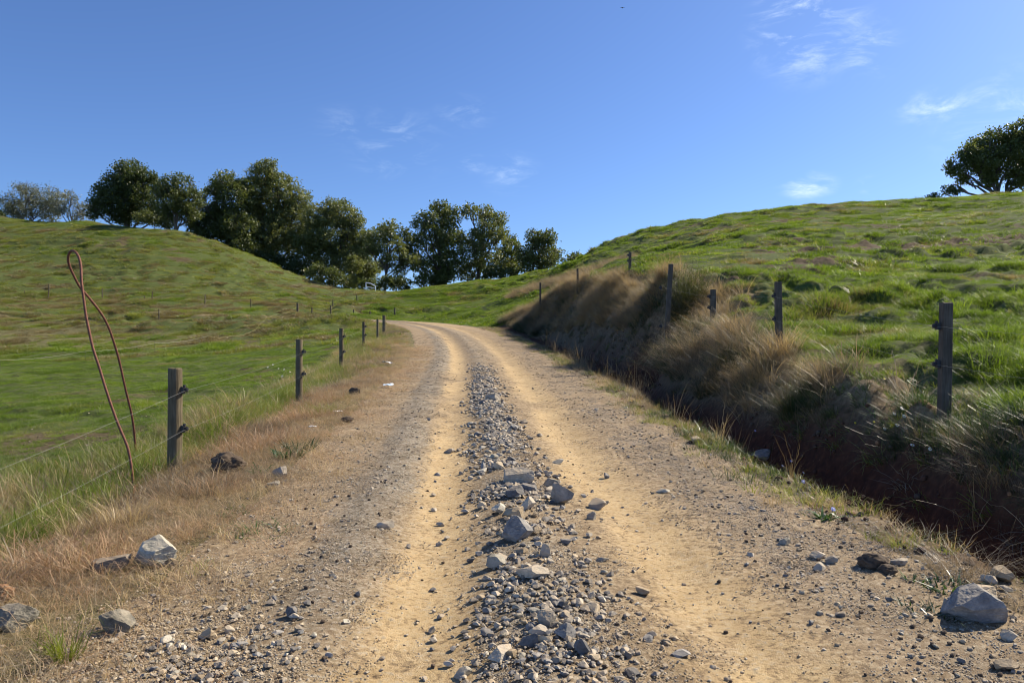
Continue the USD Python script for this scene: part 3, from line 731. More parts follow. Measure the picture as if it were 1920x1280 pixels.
total += strew('pasture_grass', pro, P, k_, sc, 'olive green grass clothing the rounded left hill', 'grass', 0.7, 5)
P, s_, t_, r_ = sow(50000, -24, 14, 44, 116, 6, lambda x, y, s, t: ((t > 3.0) | (y > 72)) * ((np.abs(t) > 3.0) | (s > 70)) * ((s > 46) | (y > 72)) * (x > -15.5) * (x < 0.09 * y + 1) * 0.95)
k_ = veg_pick(P[:, 0], P[:, 1], r_, 0.72, 0.60) * 3 + r_.integers(0, 3, len(P))
sc = (0.5 + 1.2 * sstep(0.35, 0.75, fbm2(P[:, 0], P[:, 1], 2.0, 3, 216))) * r_.uniform(0.7, 1.25, len(P))
total += strew('pasture_grass', pro, P, k_, sc, 'lumpy green grass on the far slope beyond the bend of the road', 'grass', 0.7, 6)

# the roadside bank: long dry grass that hangs over the cut
pro = tufts('dry_tuft', 52, 0.12, 0.52, 0.0046, 0.95, ['straw_grey', 'straw', 'green_dark'], segs=5, droop=0.55, hvar=0.6)
P, s_, t_, r_ = sow(110000, -6, 9, 4.0, 50, 7, lambda x, y, s, t: on_bank(s, t + 0.3) * (t > 3.3) * (0.5 + 1.0 * sstep(0.40, 0.60, fbm2(x, y, 0.75, 3, 247))) * np.interp(y, [5, 25, 50], [0.75, 0.5, 0.42]) * np.interp(s, [6, 9.5], [0.8, 1.0])
                    * (np.clip((t - 3.7) / np.maximum(bank_top(s) - 3.7, .5), 0, 2) + 0.35 * (fbm2(x, y, 1.3, 4, 91) - 0.5) > np.interp(s, [0, 8, 14, 17, 19, 21, 25, 34, 40], [0.52, 0.42, 0.26, 0.26, 0.95, 0.62, 0.58, 0.45, 0.1]))
                    * np.clip(0.35 + sstep(9.0, 11.0, s), 0, 1))
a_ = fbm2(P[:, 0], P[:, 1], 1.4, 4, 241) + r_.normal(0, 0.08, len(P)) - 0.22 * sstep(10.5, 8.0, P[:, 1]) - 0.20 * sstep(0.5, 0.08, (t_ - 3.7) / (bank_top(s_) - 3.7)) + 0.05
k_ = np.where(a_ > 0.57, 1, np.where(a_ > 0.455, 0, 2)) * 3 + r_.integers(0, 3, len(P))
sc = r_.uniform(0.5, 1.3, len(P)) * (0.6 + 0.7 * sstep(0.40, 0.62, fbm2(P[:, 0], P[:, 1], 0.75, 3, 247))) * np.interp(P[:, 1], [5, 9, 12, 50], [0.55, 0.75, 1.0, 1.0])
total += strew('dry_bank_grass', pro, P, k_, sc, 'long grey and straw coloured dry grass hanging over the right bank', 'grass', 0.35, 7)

def ridge_keep(x, y, s, t):
    a, b = np.array([1.0, 60.0]), np.array([7.6, 53.0])
    u = np.clip(((x - a[0]) * (b - a)[0] + (y - a[1]) * (b - a)[1]) / ((b - a) ** 2).sum(), 0, 1)
    d = np.hypot(x - a[0] - u * (b - a)[0], y - a[1] - u * (b - a)[1])
    return sstep(2.2, 0.6, d + 1.2 * (fbm2(x, y, 1.5, 3, 245) - 0.5)) * 0.9


P, s_, t_, r_ = sow(4200, -2, 11, 49, 64, 17, ridge_keep)
k_ = r_.choice(3, len(P), p=[0.45, 0.4, 0.15]) * 3 + r_.integers(0, 3, len(P))
total += strew('dry_ridge_grass', pro, P, k_, r_.uniform(0.8, 1.7, len(P)), 'ridge of dry straw coloured grass at the far left edge of the right hillside', 'grass', 0.6, 17)

# left verge: matted dry grass, from green at the fence to straw by the road
pro = tufts('straw_tuft', 60, 0.20, 0.21, 0.0042, 1.1, ['straw_red', 'straw', 'straw_grey', 'grass_olive'], segs=4, droop=0.6, hvar=0.7)
P, s_, t_, r_ = sow(22000, -11, -1.6, 2.4, 50, 8, lambda x, y, s, t: (t < -2.45 + 0.5 * (fbm2(x, y, 0.9, 4, 103) - 0.5)) * (t > -4.9) * np.interp(t, [-3.3, -2.6, -2.4], [0.95, 0.6, 0.25]) * (0.1 + 1.3 * sstep(0.40, 0.58, fbm2(x, y, 0.8, 3, 252))) * np.interp(y, [2, 15, 50], [0.95, 0.8, 0.6]))
a_ = 0.5 + 1.5 * (fbm2(P[:, 0], P[:, 1], 1.3, 4, 251) - 0.5) + r_.normal(0, 0.07, len(P)) + 0.22 * sstep(-3.5, -4.3, t_)
k_ = np.where(a_ > 0.64, 3, np.where(a_ > 0.565, 1, np.where(a_ > 0.38, 0, 2)))
k_ = np.where((P[:, 1] > 20) & (k_ == 0) & (r_.uniform(0, 1, len(P)) < 0.5), 3, k_) * 3 + r_.integers(0, 3, len(P))
sc = r_.uniform(0.5, 1.3, len(P)) * np.interp(t_, [-4.6, -3.2, -2.5], [1.45, 1.0, 0.55]) * (0.6 + 0.7 * sstep(0.38, 0.6, fbm2(P[:, 0], P[:, 1], 0.8, 3, 252)))
total += strew('dry_verge_grass', pro, P, k_, sc, 'reddish and straw dry grass matted along the left verge', 'grass', 0.4, 8)
pro = tufts('straw_mat', 60, 0.22, 0.34, 0.003, 1.0, ['straw', 'straw_red', 'straw_grey'], segs=4, flat=0.92, hvar=0.6, wob=0.05)
P, s_, t_, r_ = sow(13000, -9, -1.0, 2.4, 30, 9, lambda x, y, s, t: (t < -1.75) * (t > -4.4) * np.interp(t, [-3.0, -2.4, -1.75], [0.9, 0.75, 0.08]) * (fbm2(x, y, 0.9, 3, 261) > 0.36))
P[:, 2] = surf(P[:, 0], P[:, 1]) + 0.008
k_ = r_.choice(3, len(P), p=[0.45, 0.3, 0.25]) * 3 + r_.integers(0, 3, len(P))
total += strew('fallen_straw', pro, P, k_, r_.uniform(0.6, 1.2, len(P)), 'flattened dead straw lying on the dirt beside the left verge', 'straw', 1.0, 9)
# tall green and seeding grass on the left fence bank
pro = tufts('tall_tuft', 70, 0.17, 0.52, 0.006, 0.7, ['grass_olive', 'grass', 'straw', 'straw_grey'], segs=5, droop=0.6, hvar=0.6)
P, s_, t_, r_ = sow(24000, -12, -3.2, 3.6, 34, 10, lambda x, y, s, t: (t < -4.0) * (t > -5.4 - 1.6 * (y < 9)) * np.interp(y, [4, 12, 20, 34], [0.95, 0.75, 0.5, 0.35]))
a_ = fbm2(P[:, 0], P[:, 1], 1.0, 4, 271) + r_.normal(0, 0.07, len(P))
k_ = np.where(a_ > 0.59, 2, np.where(a_ > 0.54, 3, np.where(a_ > 0.40, 0, 1))) * 3 + r_.integers(0, 3, len(P))
sc = r_.uniform(0.45, 1.15, len(P)) * np.interp(P[:, 1], [4, 12, 20], [1.0, 0.85, 0.75])
total += strew('tall_fence_grass', pro, P, k_, sc, 'tall arching green grass along the foot of the left wire fence', 'grass', 0.3, 10)
# right shoulder: sparse grass and weeds on the lip of the ditch
pro = tufts('weed_tuft', 46, 0.11, 0.17, 0.0045, 0.9, ['grass_olive', 'straw', 'green_dark', 'straw_grey'], segs=4, droop=0.5, hvar=0.6)
P, s_, t_, r_ = sow(30000, -6, 5, 3.4, 46, 11, lambda x, y, s, t: (t > 1.95) * (t < 3.35) * np.clip(np.interp(t, [1.95, 2.3, 2.6, 3.0], [0.02, 0.25, 0.9, 1.0]) * (0.4 + 1.9 * sstep(0.38, 0.58, fbm2(x, y, 1.1, 4, 281))), 0, 1) * np.interp(y, [3.4, 5.5, 7.5, 20], [0.10, 0.35, 1.0, 0.7]))
P[:, 2] = surf(P[:, 0], P[:, 1])
a_ = fbm2(P[:, 0], P[:, 1], 0.9, 4, 291) + r_.normal(0, 0.08, len(P))
k_ = np.where(a_ > 0.60, 2, np.where(a_ > 0.50, 0, np.where(a_ > 0.42, 1, 3))) * 3 + r_.integers(0, 3, len(P))
total += strew('shoulder_grass', pro, P, k_, r_.uniform(0.4, 1.3, len(P)), 'thin green and dry grass on the lip of the ditch right of the road', 'grass', 0.5, 11)
def lump(seed):
    return rock(seed, np.array([1, 0.8, 0.7]), 4, 2, 0.22, 0.9)


pro = [('soil_clod', lump(660 + j), M[m]) for j, m in enumerate(['red_clod', 'clod', 'dark_soil', 'dark_soil'])]
P, s_, t_, r_ = sow(34000, -4, 8, 3.0, 44, 13, lambda x, y, s, t: (t > 2.3) * (t < bank_top(s) - 0.1) * (s < 44) * np.interp(y, [3.8, 9, 20, 44], [0.9, 0.6, 0.5, 0.3]) * (0.2 + 1.2 * sstep(0.40, 0.62, fbm2(x, y, 0.5, 3, 321))))
total += strew('fallen_soil', pro, P, r_.choice(4, len(P), p=[.18, .2, .32, .3]), 0.012 + 0.075 * r_.uniform(0, 1, len(P)) ** 3.5, 'dark red soil clods sticking out of the cut bank and fallen in the ditch', 'soil', 0.8, 13)
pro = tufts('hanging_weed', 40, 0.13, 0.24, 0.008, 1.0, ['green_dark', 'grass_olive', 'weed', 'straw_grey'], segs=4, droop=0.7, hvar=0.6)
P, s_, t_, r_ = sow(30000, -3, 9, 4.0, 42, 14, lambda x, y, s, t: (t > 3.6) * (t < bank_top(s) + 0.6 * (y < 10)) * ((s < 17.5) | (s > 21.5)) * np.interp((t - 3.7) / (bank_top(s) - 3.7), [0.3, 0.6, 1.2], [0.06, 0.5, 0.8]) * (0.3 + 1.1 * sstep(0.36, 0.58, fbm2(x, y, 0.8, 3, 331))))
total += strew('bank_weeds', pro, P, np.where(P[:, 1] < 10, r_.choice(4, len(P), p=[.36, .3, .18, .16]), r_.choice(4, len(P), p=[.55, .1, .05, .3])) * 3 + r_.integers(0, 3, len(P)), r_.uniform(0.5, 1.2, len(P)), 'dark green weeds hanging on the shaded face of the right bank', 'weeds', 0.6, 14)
# single bright stems standing out of the matted grass
pro = [('stem_clump', blades(9, 0.16, 0.78, 0.010, 0.75, 700 + j, segs=6, droop=0.45, hvar=0.6), M[m]) for m in ('straw', 'straw_grey') for j in range(3)]
P, s_, t_, r_ = sow(16000, -6, 9, 4.0, 46, 15, lambda x, y, s, t: on_bank(s, t) * (t > 3.9) * np.interp((t - 3.7) / (bank_top(s) - 3.7), [0.1, 0.7, 1.1], [0.06, 0.28, 0.5]) * np.interp(s, [5, 9], [0.3, 1]) * (0.3 + sstep(0.4, 0.6, fbm2(x, y, 1.2, 3, 341))))
total += strew('seed_stems', pro, P, r_.integers(0, 6, len(P)), r_.uniform(0.45, 1.1, len(P)), 'bright bent seed stems standing out of the dry grass on the right bank', 'grass', 0.25, 15)
P, s_, t_, r_ = sow(7000, -11, -1.6, 2.6, 40, 16, lambda x, y, s, t: (t < -2.7) * (t > -5.4) * np.interp(t, [-5, -4, -2.7], [0.45, 0.45, 0.12]))
total += strew('seed_stems', pro, P, r_.integers(0, 6, len(P)), r_.uniform(0.35, 0.85, len(P)) * np.interp(t_, [-4.5, -2.8], [1.0, 0.6]), 'bright bent seed stems standing out of the dry grass on the left verge', 'grass', 0.2, 16)
# clods on the cut face and weeds at its top
pro = [('stalk', merge([blades(7, 0.10, 0.95, 0.006, 0.28, 400 + j, segs=6, droop=0.15, hvar=0.5), blades(16, 0.12, 0.6, 0.004, 0.5, 420 + j, segs=5, droop=0.4, hvar=0.6)]), M[m]) for m in ('straw_grey', 'straw') for j in range(3)]
P, s_, t_, r_ = sow(2600, 0, 5, 4.6, 30, 12, lambda x, y, s, t: (t > 2.75) * (t < 3.7) * np.interp(y, [4.6, 8, 14, 30], [0.18, 0.30, 0.5, 0.2]))
total += strew('dry_stalks', pro, P, r_.integers(0, 6, len(P)), r_.uniform(0.35, 0.95, len(P)), 'thin dry seed stalks standing in the roadside ditch', 'dry stalks', 0.2, 12)


# ------------------------------------------------------------------ stones
# fine gravel: little heaps of chips, one stuff object
def chips(seed, n, R, a, b):
    r = np.random.default_rng(seed)
    parts = []
    for i in range(n):
        d = r.uniform(a, b) * (0.6 + 0.9 * r.uniform() ** 3)
        v, f = rock(seed * 131 + i, np.array([1, r.uniform(0.6, 1), r.uniform(0.4, 0.75)]) * d, 6, 0 if d < 0.016 else 1)
        an, q = r.uniform(0, 6.28), R * np.sqrt(r.uniform())
        c, s_ = math.cos(an), math.sin(an)
        w = r.uniform(0, 6.28)
        v = np.stack([v[:, 0] * c - v[:, 1] * s_ + q * math.cos(w), v[:, 0] * s_ + v[:, 1] * c + q * math.sin(w), v[:, 2]], -1)
        parts.append((v, f))
    return merge(parts)


def gravel_weight(x, y, s, t):
    n = fbm2(x, y, 0.6, 3, 301)
    w = 0.8 * np.exp(-((t + 1.35 + 0.5 * (fbm2(x, y, 2.6, 3, 112) - 0.5)) / 0.28) ** 2) * np.interp(s, [3, 5.5, 30], [0.5, 1, 0.7]) + 0.6 * np.exp(-((t + 0.0) / np.interp(s, [3, 5, 9], [0.42, 0.34, 0.26])) ** 2) + 0.62 * np.exp(-((t - 1.75) / 0.5) ** 2) + 0.35 * np.exp(-((t + 2.0) / 0.4) ** 2)
    w = w + 0.9 * np.exp(-((s - 3.6) / 0.8) ** 2) * np.exp(-((t + 1.9) / 0.35) ** 2) + 0.4 * np.exp(-((t - 2.5) / 0.3) ** 2)
    return np.clip(w * (0.35 + 1.4 * sstep(0.35, 0.65, n)), 0.0, 1) * (np.abs(t) < 3.0)


pro = [('chip_patch', chips(500 + j, 46, 0.11, 0.005, 0.013), M[m]) for m in ('rock', 'rock_tan', 'rock_tan') for j in range(2)]
P, s_, t_, r_ = sow(100000, -10, 4.5, 2.5, 38, 21, lambda x, y, s, t: gravel_weight(x, y, s, t) * np.interp(y, [2.5, 14, 38], [1, 0.8, 0.35]) * 0.9, 0.7)
P[:, 2] = surf(P[:, 0], P[:, 1]) - 0.001
total += strew('fine_gravel', pro, P, r_.integers(0, 6, len(P)), r_.uniform(0.6, 1.25, len(P)), 'fine grey gravel chips strewn in strips along the dirt road', 'gravel', 1.0, 21)
pro = [('pebble', rock(600 + j, np.array([1, r0, r1]), 9, 1, 0.05, 0.52), M[m]) for j, (m, r0, r1) in enumerate([('rock', 0.8, 0.5), ('rock_tan', 0.7, 0.6), ('rock_tan', 0.85, 0.45), ('rock_dark', 0.75, 0.6), ('rock', 0.9, 0.55), ('rock_tan', 0.65, 0.5), ('rock_pale', 0.8, 0.5), ('clod', 0.8, 0.6)])]
P, s_, t_, r_ = sow(130000, -10, 4.6, 2.5, 40, 22, lambda x, y, s, t: np.clip(gravel_weight(x, y, s, t) * 0.75 + 0.085 * (np.abs(t) < 2.9) + 0.24 * (t > 1.15) * (t < 3.15) + 0.16 * (t < -1.2), 0, 1) * np.interp(y, [2.5, 12, 40], [1, 0.7, 0.3]), 0.7)
P[:, 2] = surf(P[:, 0], P[:, 1])
d_ = 0.011 + 0.034 * r_.uniform(0, 1, len(P)) ** 3.2
total += strew('loose_pebbles', pro, P, r_.choice(8, len(P), p=[.18, .15, .13, .1, .13, .08, .05, .18]), d_, 'loose pebbles and crumbs of soil scattered over the dirt road', 'pebbles', 1.0, 22)

pro = [('rubble', rock(640 + j, np.array([1, r0, r1]), 11, 2, 0.05, 0.55), M[m]) for j, (m, r0, r1) in enumerate([('rock', 0.8, 0.55), ('rock', 0.7, 0.6), ('rock_dark', 0.85, 0.5), ('rock_dark', 0.75, 0.6), ('rock', 0.9, 0.5), ('rock_tan', 0.65, 0.5), ('rock_pale', 0.8, 0.5), ('rock', 0.6, 0.45)])]
P, s_, t_, r_ = sow(60000, -3, 1.6, 2.6, 22, 23, lambda x, y, s, t: (np.exp(-((t + 0.15) / np.interp(s, [3, 4.6, 6, 9, 20], [0.36, 0.30, 0.32, 0.27, 0.25])) ** 2) * np.interp(s, [3, 6, 9, 16, 22], [0.5, 0.8, 0.95, 0.8, 0.12]) + 0.35 * np.exp(-((s - 3.4) / 0.6) ** 2) * np.exp(-((t + 1.75) / 0.3) ** 2)) * (0.15 + 1.5 * sstep(0.36, 0.60, fbm2(x, y, 0.6, 3, 311))), 0.5)
P[:, 2] = surf(P[:, 0], P[:, 1]) + 0.004
d_ = (0.022 + 0.045 * r_.uniform(0, 1, len(P)) ** 2) * np.interp(P[:, 1], [3, 6, 15], [0.85, 1.25, 1.6])
total += strew('rubble', pro, P, r_.choice(8, len(P), p=[.2, .16, .13, .11, .14, .08, .06, .12]), d_, 'small broken stones heaped in the rubble ridge between the wheel tracks', 'rubble', 0.3, 23)

# the stones one can tell apart, by where they lie in the photograph: (px, py of the foot, width px, height px, depth/width, material, label)
BIG = [
    (283, 1066, 86, 66, 0.8, 'rock_weathered', 'large pale grey boulder on the left verge, biggest of the stones there'),
    (196, 1078, 74, 44, 0.8, 'rock', 'dark low stone lying against the left of the large pale verge boulder'),
    (26, 1182, 78, 58, 0.8, 'rock_weathered', 'pale pointed stone at the left edge of the picture beside the grass tuft'),
    (212, 1190, 66, 50, 0.7, 'rock_weathered', 'whitish weathered stone right of the bright green grass tuft on the verge'),
    (390, 1199, 34, 24, 0.8, 'rock_tan', 'small rounded tan stone alone on the dirt near the left verge'),
    (320, 1063, 28, 18, 0.8, 'rock_tan', 'small tan stone at the right foot of the large pale boulder'),
    (524, 898, 34, 26, 0.8, 'rock', 'grey stone at the grass edge beside a green weed left of the road'),
    (505, 915, 40, 14, 0.7, 'rock_pale', 'flat pale stone in front of the grey one at the left grass edge'),
    (718, 990, 40, 14, 0.5, 'rock', 'long thin flake of stone beside the left wheel track'),
    (968, 1014, 66, 52, 0.8, 'rock_dark', 'largest dark blue grey stone of the central rubble ridge'),
    (1054, 946, 44, 46, 0.8, 'rock', 'angular grey slab standing at the right of the central rubble ridge'),
    (1030, 914, 36, 18, 0.7, 'rock_pale', 'pale flat stone just behind the angular standing slab'),
    (976, 906, 66, 32, 0.8, 'rock', 'broad low brownish grey stone across the rubble ridge'),
    (962, 972, 40, 26, 0.9, 'rock_tan', 'tan stone resting behind the largest dark ridge stone'),
    (938, 962, 34, 20, 0.8, 'rock_pale', 'whitish stone left of the tan stone in the rubble ridge'),
    (988, 956, 32, 26, 0.8, 'rock', 'grey cut stone right of the tan stone in the rubble ridge'),
    (962, 934, 40, 24, 0.8, 'rock_dark', 'dark mottled stone behind the whitish one in the rubble ridge'),
    (905, 952, 20, 17, 0.8, 'rock_tan', 'lone tan stone left of the ridge casting a dark shadow'),
    (925, 752, 34, 17, 0.8, 'rock', 'grey stone at the far end of the visible rubble ridge'),
    (932, 1066, 44, 28, 0.7, 'rock_pale', 'pale broken stone with dark side left of the near ridge'),
    (998, 1086, 66, 28, 0.7, 'rock', 'flat long grey slab in the near rubble ridge'),
    (940, 1244, 60, 38, 0.8, 'rock', 'rounded grey stone at the bottom left of the near rubble'),
    (1028, 1176, 42, 36, 0.7, 'rock', 'tall grey stone in the middle of the near rubble'),
    (1060, 1198, 50, 34, 0.8, 'rock_dark', 'dark grey blocky stone right of the tall one in the near rubble'),
    (1092, 1232, 34, 38, 0.8, 'rock_dark', 'upright angular stone at the right of the near rubble'),
    (992, 1216, 44, 28, 0.8, 'rock_dark', 'blue grey wedge stone among the near rubble'),
    (1004, 1004, 26, 20, 0.8, 'rock_tan', 'small tan block touching the right of the largest dark ridge stone'),
    (1022, 1044, 24, 30, 0.8, 'rock', 'narrow grey stone standing between slab and dark stone in the ridge'),
    (960, 1236, 34, 20, 0.8, 'rock_tan', 'tan chipped stone beside the rounded grey one in the near rubble'),
    (1846, 1172, 106, 74, 0.85, 'rock_dark', 'large slate grey boulder at the right edge of the road'),
    (1838, 1126, 74, 34, 0.7, 'rock_tan', 'tan boulder directly behind the large slate grey one'),
    (1896, 1094, 52, 32, 0.8, 'rock_tan', 'tan angular stone on red soil at the far right edge'),
    (1860, 1096, 28, 26, 0.8, 'rock', 'small grey stone left of the tan angular stone on red soil'),
    (1784, 1152, 34, 30, 0.8, 'rock', 'pale grey stone at the left foot of the large slate boulder'),
    (1900, 1202, 34, 24, 0.8, 'rock', 'grey stone in front of the slate boulder on red soil'),
    (1886, 1256, 50, 28, 0.7, 'rock_tan', 'cracked tan stone in the bottom right corner'),
    (1536, 1050, 32, 18, 0.8, 'rock', 'grey stone on the right shoulder, left of a pair'),
    (1566, 1058, 30, 20, 0.8, 'rock', 'shaded stone on the right shoulder, right of a pair'),
    (1540, 1070, 30, 17, 0.8, 'rock', 'grey stone in front of the pair on the right shoulder'),
    (1476, 1022, 26, 16, 0.8, 'rock_pale', 'pale stone alone on the right shoulder below the weeds'),
    (1436, 866, 46, 24, 0.8, 'rock_dark', 'dark stone half buried in grass at the lip of the ditch'),
    (1306, 830, 24, 14, 0.7, 'rock_tan', 'flat tan stone at the grass edge on the right shoulder'),
    (1246, 924, 30, 9, 0.6, 'rock_pale', 'flat pale flake on the right wheel track'),
    (1208, 1116, 30, 18, 0.7, 'rock_tan', 'tan stone with dark underside near the right wheel track'),
    (1137, 897, 13, 12, 0.9, 'rock_dark', 'small dark stone alone on the right wheel track'),
    (1692, 1060, 32, 16, 0.8, 'rock', 'grey stone below the grass tufts on the right shoulder'),
    (1576, 1156, 24, 10, 0.7, 'rock', 'flat grey stone on the bare right shoulder'),
    (1280, 1232, 40, 18, 0.7, 'rock_dark', 'dull grey flat stone sunk in the right wheel track'),
    (545, 1158, 26, 22, 0.8, 'rock_dark', 'dark stone at the left of the small rubble patch near the verge'),
    (1110, 974, 20, 20, 0.7, 'rock', 'upright grey stone right of the ridge on the dirt'),
]


def place_rock(px, py, w, h, dw, mat, label, cat='stone', group=None, sub=None, seed=None, name='stone'):
    p = hit(px, py)
    k = p[1] / F
    seed = seed if seed is not None else zlib.crc32(label.encode()) % 100000
    r = np.random.default_rng(seed)
    big = w > 60
    dims = np.array([w * k, w * k * dw, h * k * 1.12])
    v, f = rock(seed, dims, 24 if big else 14, sub or (5 if big else 4), 0.08 if big else 0.06, 0.62 if big else 0.52)
    m = obj('boulder' if big else name, (v, f), M[mat], None, smooth=False, loc=(p[0], p[1] + dims[1] * 0.3, p[2]))
    UsdGeom.Xformable(m).AddRotateZOp().Set(float(r.uniform(-25, 25)))
    tag(m, label, 'boulder' if big else cat, group)
    return p


taken = []
for b in BIG:
    p = place_rock(*b)
    taken.append((p[0], p[1], b[2] * p[1] / F * 0.5))
taken = np.array(taken)

# the countless others: those that show largest are stones of their own
r_ = rng('rubble')


def small_stones(n, sfun, tfun, dfun, group, label, mats, probs, seed):
    r = np.random.default_rng(seed)
    done = 0
    tries = 0
    global taken
    while done < n and tries < n * 12:
        tries += 1
        s0 = sfun(r)
        t0 = tfun(r, s0)
        x, y = (float(q) for q in road_xy(s0, t0))
        d = dfun(r, s0)
        if y < 2.6 or np.any(np.hypot(taken[:, 0] - x, taken[:, 1] - y) < (taken[:, 2] + d * 0.5) * 0.6):
            continue
        taken = np.vstack([taken, [x, y, d * 0.5]])
        dims = d * np.array([1, r.uniform(0.6, 0.95), r.uniform(0.38, 0.75)])
        z = float(surf(np.array([x]), np.array([y]))[0]) - 0.10 * dims[2] * r.uniform(0, 1.6)
        m = obj('stone', rock(int(r.integers(1e6)), dims, 13, 2, 0.05, 0.56), M[mats[r.choice(len(mats), p=probs)]], None, loc=(x, y, z))
        UsdGeom.Xformable(m).AddRotateXYZOp().Set(Gf.Vec3f(float(r.normal(0, 14)), float(r.normal(0, 14)), float(r.uniform(0, 360))))
        tag(m, label, 'stone', group)
        done += 1


small_stones(95, lambda r: 3.0 + 2.6 * r.uniform() ** 1.2, lambda r, s: r.normal(-0.12, 0.14 + 0.10 * np.clip((5.2 - s) / 2, 0, 1)), lambda r, s: 0.04 + 0.07 * r.uniform() ** 1.8,
             'loose stones in the near rubble between the wheel tracks', 'loose grey stone in the near heap of rubble between the wheel tracks', ['rock', 'rock_dark', 'rock_tan', 'rock_pale'], [0.42, 0.36, 0.14, 0.08], 71)
small_stones(95, lambda r: 5.4 + 10.5 * r.uniform() ** 1.3, lambda r, s: r.normal(-0.12 + 0.12 * math.sin(s * 1.3) + 0.08 * math.sin(s * 3.1), 0.16 + 0.22 * (r.uniform() < 0.25)), lambda r, s: 0.05 + 0.13 * r.uniform() ** 2.0,
             'stones along the rubble ridge between the wheel tracks', 'grey broken stone along the rubble ridge running up between the wheel tracks', ['rock', 'rock_dark', 'rock_tan', 'rock_pale'], [0.45, 0.35, 0.13, 0.07], 72)
small_stones(26, lambda r: 3.1 + 1.5 * r.uniform(), lambda r, s: r.normal(-1.75, 0.28), lambda r, s: 0.03 + 0.045 * r.uniform() ** 2,
             'stones of the rubble patch near the left verge', 'grey stone in the small rubble patch left of the left wheel track', ['rock', 'rock_dark', 'rock_tan', 'rock_pale'], [0.55, 0.2, 0.15, 0.1], 73)
small_stones(34, lambda r: 3.4 + 9.5 * r.uniform() ** 1.2, lambda r, s: r.uniform(1.3, 2.75), lambda r, s: 0.03 + 0.06 * r.uniform() ** 2.2,
             'stones on the right shoulder of the road', 'small stone lying on the stony dirt shoulder right of the right wheel track', ['rock', 'rock_dark', 'rock_tan', 'rock_pale'], [0.45, 0.2, 0.25, 0.1], 74)

# ------------------------------------------------------------------ trees
def leaf_cloud(centres, radii, per, spread, size, r, squash=0.85):
    """Leaves in clumps through the balls of the crown: each leaf a folded diamond."""
    cs = []
    for c, R in zip(centres, radii):
        n = max(6, int(1.55 * per * R * R))
        d = r.normal(0, 1, (n, 3))
        d /= np.linalg.norm(d, axis=1, keepdims=True)
        q = r.uniform(0.08, 1, n) ** 0.42 * R
        p = c + d * q[:, None] * np.array([1, 1, squash])
        cs.append(p[r.uniform(0, 1, n) < 0.35 + 1.2 * meshkit.noise(p * 0.8, 5)])
    cl = np.vstack(cs)
    k = 20
    p = np.repeat(cl, k, 0) + r.normal(0, spread, (len(cl) * k, 3)) * np.array([1, 1, 0.8])
    n = len(p)
    a = r.normal(0, 1, (n, 3))
    a[:, 2] -= 0.3
    a /= np.linalg.norm(a, axis=1, keepdims=True)
    b = np.cross(a, r.normal(0, 1, (n, 3)))
    b /= np.linalg.norm(b, axis=1, keepdims=True)
    nn = np.cross(a, b)
    L = size * r.uniform(0.6, 1.35, n)[:, None]
    v = np.stack([p, p + a * L * 0.5 + b * L * 0.34 + nn * L * 0.1, p + a * L, p + a * L * 0.5 - b * L * 0.34 + nn * L * 0.1], 1).reshape(-1, 3)
    i = np.arange(n)[:, None] * 4
    return v, np.vstack([i + np.array([[0, 1, 2]]), i + np.array([[0, 2, 3]])])


def bend(a, b, r, k=6, sag=0.12):
    u = np.linspace(0, 1, k)[:, None]
    L = np.linalg.norm(b - a)
    off = r.normal(0, sag * L, 3)
    return a + (b - a) * u + off * np.sin(np.pi * u) * 0.6 + r.normal(0, 0.015 * L, (k, 3)) * np.sin(np.pi * u)


